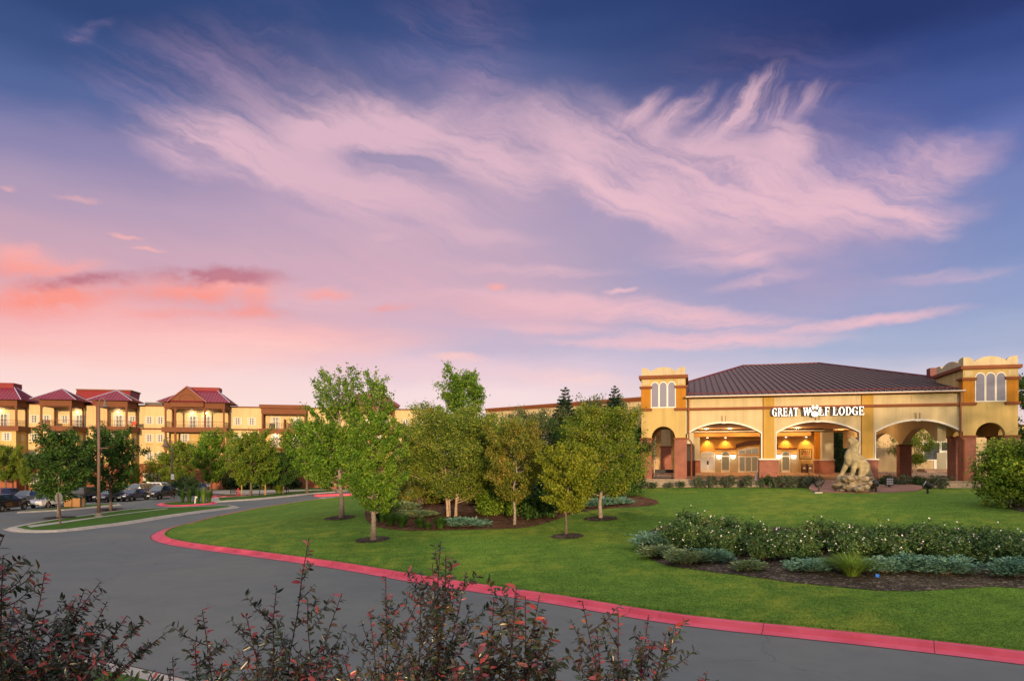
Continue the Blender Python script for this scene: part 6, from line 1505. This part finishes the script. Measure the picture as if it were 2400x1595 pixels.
    for sy in (-1, 1):
        y0, y1 = sorted((sy * (W / 2 - .50), sy * (W / 2 - .16)))
        obj('headlight', MB().prism([(h - .10, y0, nz - .16), (h - .10, y1, nz - .13), (h - .16, y1, nz - .01), (h - .12, y0, nz - .06)], (.115, 0, 0)), HLG, t)
        obj('tail_light', MB().box(-h - .012, -h + .06, y0, y1, bl - .24, bl - .08), TLG, t)
        y0, y1 = sorted((sy * (W / 2 - .03), sy * (W / 2 + .17))); obj('mirror', MB().box(.17 * L, .17 * L + .12, y0, y1, bl + .02, bl + .16), col, t, bevel=.02)
        obj('sill', MB().box(-ax + .5, ax - .5, sy * W / 2 * .965 - .02, sy * W / 2 * .965 + .02, .30, .36), CHROME if kind == 'suv' else BLKP, t)
    obj('grille', MB().box(h - .02, h + .012, -W * .22, W * .22, .50, nz - .2).box(h - .03, h + .008, -W * .3, W * .3, .32, .42), BLKP, t)
    obj('badge', MB().box(h + .012, h + .024, -.16, .16, nz - .32, nz - .22), CHROME, t)
    if plate: obj('number_plate', MB().box(h + .012, h + .026, -.2, .2, .44, .56), PLATE, t)
    return t
BLACK = paint('black_paint', (.006, .006, .008)); WHT = paint('white_paint', (.72, .70, .74)); NAVY = paint('navy_paint', (.008, .012, .03)); SILV = paint('silver_paint', (.40, .38, .37)); BROWN = paint('bronze_black_paint', (.020, .014, .010)); GREY = paint('grey_paint', (.10, .12, .15)); MAROON = paint('maroon_paint', (.06, .012, .014)); TEAL = paint('dark_green_paint', (.02, .05, .05))
def cpos(px, py): x, y = flat(px, py); return (x, y, .005)
def between(p, q): a, b = flat(*p), flat(*q); return ((a[0] + b[0]) / 2, (a[1] + b[1]) / 2, .005)
a = between((3, 1199.7), (63, 1193.6)); car('parked_car', 'black crossover cut by the left edge, nearest car of the car park', (a[0] - .95, a[1], .005), R(87), BLACK, W=1.9)
a = between((113, 1190), (163, 1185.2)); car('parked_car', 'white saloon facing left behind the thin young tree', (a[0] - .9, a[1], .005), R(-93), WHT, 'sedan', 4.8, 1.85, 1.46)
a = cpos(205, 1176.5); car('parked_car', 'dark bronze large car behind the litter bins', (a[0] - .6, a[1] + 1.5, .005), R(88), BROWN, Hh=1.82, L=4.9)
a = cpos(236, 1177.5); car('parked_car', 'black hatchback with a pale blue plate, partly behind the tall lamp post', (a[0], a[1] + 2.0, .005), R(-95), BLACK, 'sedan', 4.3, 1.8, 1.5)
a = between((311, 1173.6), (344, 1171.2)); car('parked_car', 'navy saloon with a chrome grille, right of the dense island tree', (a[0] - .9, a[1], .005), R(-96), NAVY, 'sedan', 4.8, 1.85, 1.46)
a = between((370.5, 1170), (401, 1168)); car('parked_car', 'black sport utility car beside the shorter lamp post', (a[0] - .9, a[1] + .6, .005), R(-97), BLACK, Hh=1.74)
car('parked_car', 'grey blue car with only its roof showing behind the navy saloon', (pt(322, 1150, 93)[0], 93, .005), R(-97), GREY, Hh=1.78)
car('parked_car', 'white large car seen from behind, under the blue parking sign', (pt(381, 1150, 98)[0], 98, .005), R(-20), WHT, Hh=1.8)
car('parked_car', 'silver car facing the camera behind the small dark low tree', (pt(449, 1155, 96.5)[0], 96.5, .005), R(-105), SILV, Hh=1.72)
car('parked_car', 'maroon car at the left edge, half hidden behind the nearest black crossover', (pt(24, 1150, 80)[0], 80, .005), R(85), MAROON, Hh=1.75)
car('parked_car', 'dark car with its windscreen showing just left of the white saloon', (pt(62, 1160, 78.5)[0], 78.5, .005), R(-93), GREY, 'sedan', 4.6, 1.8, 1.5)
car('parked_car', 'dark green car far back between the black hatchback and the navy saloon', (pt(288, 1150, 97)[0], 97, .005), R(-95), TEAL, 'sedan', 4.6, 1.8, 1.48)
# bay lines on the car park
for px, py in ((40, 1190), (98, 1196), (178, 1181), (262, 1176), (350, 1171)):
    x, y = flat(px, py); stripe((x, y), (x - .3, y + 5), .12)

# ------------------------------------------------------------------ lamp posts, signs, street furniture
POLE = M('bronze_pole', (.15, .095, .08), .6, .12, 3)
def lamp_post(px, py, ytop, side, label, w=.13, sign=False, z=.13):
    x, y = flat(px, py, z); H = (py - ytop) / FPX * y; s_ = y / FPX
    t = thing('lamp_post', label, 'lamp post', (x, y, z), 0, 'gooseneck lamp posts'); hp = H - 24 * s_
    obj('base', MB().lathe([(w * 2.6, 0), (w * 2.6, .12), (w * 1.9, .14), (w * 1.9, .3)], n=12), M('lamp_base_grey', (.2, .18, .17), .8, .1, 3), t)
    obj('pole', MB().tube([(0, 0, .2), (0, 0, hp * .5), (0, 0, hp)], [w * 1.15, w, w * .9], 10), POLE, t, smooth=True)
    pts = [(0, 0, hp - .4)] + [(side * s_ * 8 * (1 - math.cos(a)), 0, hp + s_ * 20 * math.sin(a)) for a in [math.pi * i / 12 for i in range(11)]]
    obj('gooseneck', MB().tube(pts, w * .38, 8), POLE, t, smooth=True)
    e = pts[-1]; r = s_ * 9.5
    obj('lamp_shade', MB().lathe([(r * .12, .5 * r), (r * .25, .42 * r), (r * .38, 0), (r * .55, -.55 * r), (r * .95, -.95 * r), (r, -1.02 * r), (r * .9, -1.0 * r), (r * .3, -.5 * r)], (e[0], e[1], e[2] - .2 * r), 16), POLE, t, smooth=True)
    obj('banner_arm', MB().tube([(0, 0, hp * .62), (side * s_ * 22, 0, hp * .62)], .04, 6), POLE, t)
    if sign: obj('notice_plate', MB().box(-.05, .35, -w - .05, -w - .02, 2.4, 3.1), WHITE, t)
    return t
lamp_post(231.5, 1209, 928, 1, 'tall brown gooseneck lamp post on the grass island', .125)
lamp_post(403, 1168, 1021, -1, 'shorter gooseneck lamp post with a white notice, beside the black car', .12, True)
# stop sign seen from the back
x, y = flat(142, 1229.5, .13); t = thing('stop_sign', 'back of a grey octagonal stop sign on a leaning brown post', 'road sign', (x, y, .13)); s_ = y / FPX
t.rotation_euler = (0, R(-6.5), R(-12))
obj('post', MB().box(-.05, .05, -.04, .04, -.1, 2.35), POLE, t)
obj('sign_plate', MB().prism([(.37 * math.cos(R(22.5 + 45 * i)), .055, 2.05 + .37 * math.sin(R(22.5 + 45 * i))) for i in range(8)], (0, .02, 0)), M('sign_back', (.20, .22, .22), .5, .06, 4, metal=.3), t)
# double litter bin
x, y = flat(175, 1188, .13); t = thing('twin_litter_bin', 'pair of wooden slatted litter bins under a dark green frame', 'bin', (x, y, .13), R(-6)); wd = M('bin_slats', (.40, .215, .10), .8, .15, 5)
for q in (-.46, .46):
    mb = MB()
    for i in range(7): mb.box(q - .40 + i * .114, q - .31 + i * .114, -.38, -.34, .06, .95)
    mb.box(q - .39, q + .39, -.34, .38, .06, .95); obj('bin', mb, wd, t)
obj('frame', MB().box(-.92, .92, -.4, .4, .96, 1.02).box(-.92, -.87, -.36, -.30, 0, 1.25).box(.87, .92, -.36, -.30, 0, 1.25).box(-.92, -.87, .30, .36, 0, 1.25).box(.87, .92, .30, .36, 0, 1.25).box(-.95, .95, -.42, .42, 1.25, 1.31).box(-.03, .03, -.36, .36, 0, 1.25), M('bin_frame_green', (.02, .05, .04), .5, 0), t)
obj('notice', MB().box(-.90, -.35, -.42, -.40, 1.04, 1.2), WHITE, t)
for px, yy, Y, lab in ((347, 1150, 101, 'white and blue parking sign on a post in front of the sunlit brick wall'), (488, 1155, 102, 'white and blue parking sign right of the silver car')):
    x = pt(px, yy, Y)[0]; t = thing('parking_sign', lab, 'road sign', (x, Y, .02), 0, 'accessible parking signs')
    obj('post', MB().box(-.03, .03, -.02, .02, -.02, 1.5), DARKM, t); obj('sign_plate', MB().box(-.2, .2, -.035, -.02, 1.0, 1.75), WHITE, t); obj('symbol', MB().box(-.13, .13, -.04, -.035, 1.25, 1.55), M('symbol_blue', (.03, .10, .40), .6, 0), t)
x, y = flat(548, 1157.5, .13); t = tag(obj('bike_rack', MB().tube([(-.5, 0, 0), (-.5, 0, .75)] + [(-.5 + .25 * i / 6 + 0, 0, .45 + .36 * math.cos(math.pi * i / 3)) for i in range(25)] + [(.52, 0, .75), (.52, 0, 0)], .035, 6), DARKM, loc=(x, y, .13)), 'black wavy bicycle rack on the plaza path left of the red hydrant', 'bike rack')
x, y = flat(558.5, 1158.5, .13); t = thing('fire_hydrant', 'red fire hydrant on the verge beside an orange trunk', 'hydrant', (x, y, .13)); HY = M('hydrant_red', (.42, .03, .035), .5, .1, 4)
obj('barrel', MB().lathe([(.2, 0), (.2, .06), (.13, .08), (.13, .62), (.17, .64), (.17, .7), (.12, .82), (.04, .88), (.04, .95)], n=12), HY, t, smooth=False)
for q in (-1, 1): obj('outlet', MB().tube([(q * .1, 0, .45), (q * .24, 0, .45)], .07, 8), CHROME, t)
x, y = flat(608.5, 1160, .13); tag(obj('black_pole', MB().lathe([(.08, 0), (.07, .05), (.06, 1.9), (.075, 1.92), (.075, 2.0)], n=10), DARKM, loc=(x, y, .13)), 'thin black bollard pole on the verge between two orange trunks', 'pole')
x, y = flat(662, 1154, .13); t = thing('picnic_bench', 'dark picnic bench on the verge beside the yellow bushy clump', 'bench', (x, y, .13)); bw = M('bench_dark', (.05, .04, .035), .7, .1, 3)
obj('table_top', MB().box(-.95, .95, -.35, .35, .70, .76), bw, t)
for q in (-.72, .72): obj('seat', MB().box(-.95, .95, q - .14, q + .14, .42, .47), bw, t)
for q in (-.75, .75): obj('leg', MB().prism([(q - .04, -.6, 0), (q - .04, -.5, 0), (q - .04, -.1, .7), (q - .04, -.22, .7)], (.08, 0, 0)).prism([(q - .04, .6, 0), (q - .04, .5, 0), (q - .04, .1, .7), (q - .04, .22, .7)], (.08, 0, 0)), bw, t)
x, y = flat(457, 1178.5, .13); t = thing('path_light', 'small white curved object among the grasses of the red kerbed island', 'path light', (x, y, .13))
obj('post', MB().tube([(0, 0, -.05), (.02, 0, .35), (.1, 0, .6)], [.09, .08, .06], 8), WHITE, t); obj('hood', MB().ball((.12, 0, .66), (.16, .12, .12)), WHITE, t)
# brick sign block and white fence near the end of the drive
x, y = flat(777, 1149, 0); t = thing('brick_block', 'low red brick pier with a pale cap at the end of the drive', 'pier', (x, y, 0)); obj('pier', MB().box(-.9, .9, -.4, .4, 0, .9), HBR, t); obj('cap', MB().box(-1, 1, -.5, .5, .9, 1.0), CONC, t)
# ------------------------------------------------------------------ purple leaved plum shrubs in front of the camera
PLUM = leaf_mat('plum_leaf', [(.010, .022, .019), (.018, .038, .026), (.034, .060, .030), (.040, .014, .022), (.022, .042, .030), (.10, .055, .014), (.045, .070, .028), (.20, .09, .016)], .15, .30, .6)
PLUMR = leaf_mat('plum_young_leaf', [(.14, .025, .05), (.30, .045, .06), (.42, .07, .06), (.26, .08, .12), (.50, .16, .05)], .3, .34, .6)
PTW = M('plum_twig', (.028, .016, .017), .7, .25, 20)
def plum(name_label, base, tops, seed, lsize=.050, dens=1.0, side=9):
    """base on the ground; tops = (photo px, py, depth) that the main stems reach"""
    rnd = random.Random(seed); rng = np.random.default_rng(seed)
    bx, by = base; bz = g(bx, by); t = thing('plum_shrub', name_label, 'shrub', (bx, by, bz), 0, 'purple leaved shrubs in front of the drive')
    mb = MB(); Pp = []; Tt = []; Yg = []
    def leafy(path, t0, spacing, young):
        L = sum((b - a).length for a, b in zip(path, path[1:])); n = max(2, int(L * (1 - t0) / spacing))
        for i in range(n):
            u = t0 + (1 - t0) * (i + rnd.random()) / n; q = min(len(path) - 1.001, u * (len(path) - 1)); k = int(q)
            p = path[k].lerp(path[k + 1], q - k); d = (path[k + 1] - path[k]).normalized()
            a = rnd.random() * 6.283; s = d.orthogonal(); s.rotate(Matrix.Rotation(a, 3, d)); ld = (d * rnd.uniform(.25, .9) + s + Vector((0, 0, rnd.uniform(-.35, .25)))).normalized()
            Pp.append(tuple(p)); Tt.append(tuple(ld)); Yg.append(young and u > .86 and rnd.random() < .38 or rnd.random() < .02)
    for (px, py, Y) in tops:
        top = Vector(pt(px, py, Y)) - Vector((bx, by, bz)); h = top.z
        st = Vector((rnd.uniform(-.22, .22), rnd.uniform(-.22, .22), -.05)); m_ = 9
        bend = Vector((rnd.uniform(-.1, .1), rnd.uniform(-.1, .1), 0)) * h
        path = [st.lerp(top, (i / m_)) + bend * math.sin(math.pi * i / m_) * .5 + Vector((top.x, top.y, 0)) * -.16 * math.sin(math.pi * i / m_) + Vector((rnd.uniform(-1, 1), rnd.uniform(-1, 1), 0)) * .012 for i in range(m_ + 1)]
        mb.tube(path, [.0085 * (1 - .8 * i / m_) + .0012 for i in range(m_ + 1)], 5, False); leafy(path, .22, .0145 / dens, True)
        for _ in range(int(side * 1.7)):
            u = rnd.uniform(.22, .93); q = u * m_; k = min(m_ - 1, int(q)); p = path[k].lerp(path[k + 1], q - k)
            a = rnd.random() * 6.283; L = h * rnd.uniform(.10, .30) * (1.2 - u * .75); d = Vector((math.cos(a) * .8, math.sin(a) * .8, rnd.uniform(.35, 1.1))).normalized()
            e = p + d * L; md = p.lerp(e, .5) + Vector((d.x, d.y, -.1)) * L * .12
            tw = [p, md, e]; mb.tube(tw, [.005, .0035, .0012], 4, False); leafy(tw, .06, .0125 / dens, rnd.random() < .22)
    obj('stem', mb, PTW, t, smooth=True)
    P = np.array(Pp); T_ = np.array(Tt); yg = np.array(Yg); n = len(P)
    nr = rng.normal(size=(n, 3)) * .6 + np.array([0, -.2, .8]); nr -= T_ * (nr * T_).sum(1)[:, None]; nr /= np.linalg.norm(nr, axis=1)[:, None]; b = np.cross(T_, nr)
    L = .92 * lsize * (1 + .28 * rng.normal(size=n).clip(-1.6, 2))[:, None] * np.where(yg, 1.15, 1.0)[:, None]; W = L * .19
    cv = rng.uniform(.05, .3, n)[:, None] * L
    V = np.stack([P, P + T_ * L * .30 + b * W * .9 + nr * L * .05, P + T_ * L * .33 - nr * L * .015, P + T_ * L * .30 - b * W * .9 + nr * L * .05, P + T_ * L * .66 + b * W * .8 + nr * L * .03 - nr * cv * .4, P + T_ * L * .68 - nr * L * .02 - nr * cv * .4, P + T_ * L * .66 - b * W * .8 + nr * L * .03 - nr * cv * .4, P + T_ * L - nr * cv], 1)
    F0 = np.array([(0, 2, 1), (0, 3, 2), (1, 2, 5), (1, 5, 4), (2, 3, 6), (2, 6, 5), (4, 5, 7), (5, 6, 7)])
    for nm, sel, mt in (('foliage', ~yg, PLUM), ('young_foliage', yg, PLUMR)):
        v = V[sel]; F = (F0[None] + (np.arange(len(v)) * 8)[:, None, None]).reshape(-1, 3); link(nm, np_mesh(nm, v.reshape(-1, 3), F), mt, t, smooth=True)
    return t
def fx(px, Y): return ((px - 1200) / FPX * Y, Y)
rf_ = random.Random(77)
def fill(px0, px1, py0, py1, Y0, Y1, n): return [(rf_.uniform(px0, px1), rf_.uniform(py0, py1), rf_.uniform(Y0, Y1)) for _ in range(n)]
plum('dark shrub filling the bottom left corner, its branches sweeping to the right', fx(0, 5.2), [(105, 1342, 5.4), (30, 1415, 5.2), (200, 1380, 5.5), (235, 1362, 5.6), (180, 1400, 5.4), (250, 1410, 5.5), (300, 1440, 5.6), (340, 1450, 5.7), (390, 1480, 5.8), (370, 1500, 5.7), (330, 1530, 5.6)] + fill(-60, 260, 1440, 1590, 4.6, 5.6, 24), 301, .052, 1.0, 13)
plum('single leafy shoot with red tips between the left shrub and the large shrub', fx(480, 5.6), [(472, 1428, 5.4), (455, 1500, 5.3), (520, 1560, 5.3), (400, 1540, 5.2), (350, 1575, 5.0)], 302, .056, 1.1, 9)
plum('tall shrub with the highest leaf tip, in front of the kerb', fx(690, 5.2), [(722, 1258, 5.0), (650, 1372, 5.2), (575, 1440, 5.2), (720, 1400, 5.4), (800, 1390, 5.5)] + fill(570, 800, 1520, 1590, 4.8, 5.8, 13), 303, .056, .95, 10)
plum('shrub with sparse dark stems left of the bright red tipped shoot', fx(890, 6.2), [(905, 1350, 6.0), (868, 1430, 6.1), (955, 1450, 6.2), (985, 1400, 6.0)] + fill(790, 1000, 1530, 1595, 5.4, 6.6, 11), 304, .052, 1.0, 10)
plum('shrub with the bright coral tipped shoot standing up before the lawn', fx(1030, 5.8), [(1030, 1268, 5.6), (1012, 1320, 5.7), (1062, 1322, 5.8), (1095, 1340, 5.7), (1048, 1300, 5.6), (985, 1400, 5.7)] + fill(970, 1130, 1515, 1590, 5.0, 6.2, 11), 305, .052, 1.05, 10)
plum('shrub with large red leaves near the bottom centre', fx(1200, 4.9), [(1212, 1375, 5.0), (1228, 1395, 5.1), (1268, 1392, 5.2), (1160, 1400, 5.2), (1140, 1470, 5.0), (1300, 1475, 5.2)] + fill(1100, 1310, 1520, 1590, 4.3, 5.4, 14), 306, .060, 1.0, 11)
plum('loose olive and red shrub at the right end of the row', fx(1440, 5.4), [(1365, 1408, 5.3), (1448, 1428, 5.4), (1520, 1440, 5.5), (1585, 1462, 5.6), (1400, 1480, 5.3), (1535, 1500, 5.4), (1560, 1480, 5.5)] + fill(1360, 1510, 1520, 1595, 4.9, 5.6, 6), 307, .056, .95, 9)
plum('low shoot of a shrub at the bottom edge, right of the row', fx(1660, 4.6), [(1655, 1572, 4.5), (1640, 1590, 4.5), (1675, 1595, 4.4)], 308, .05, .9, 3)
plum('few dark red leaves of a shrub at the left edge above the corner shrub', fx(-60, 4.4), [(4, 1252, 4.2), (-25, 1290, 4.3), (12, 1300, 4.2), (-40, 1260, 4.3)], 309, .056, .9, 6)
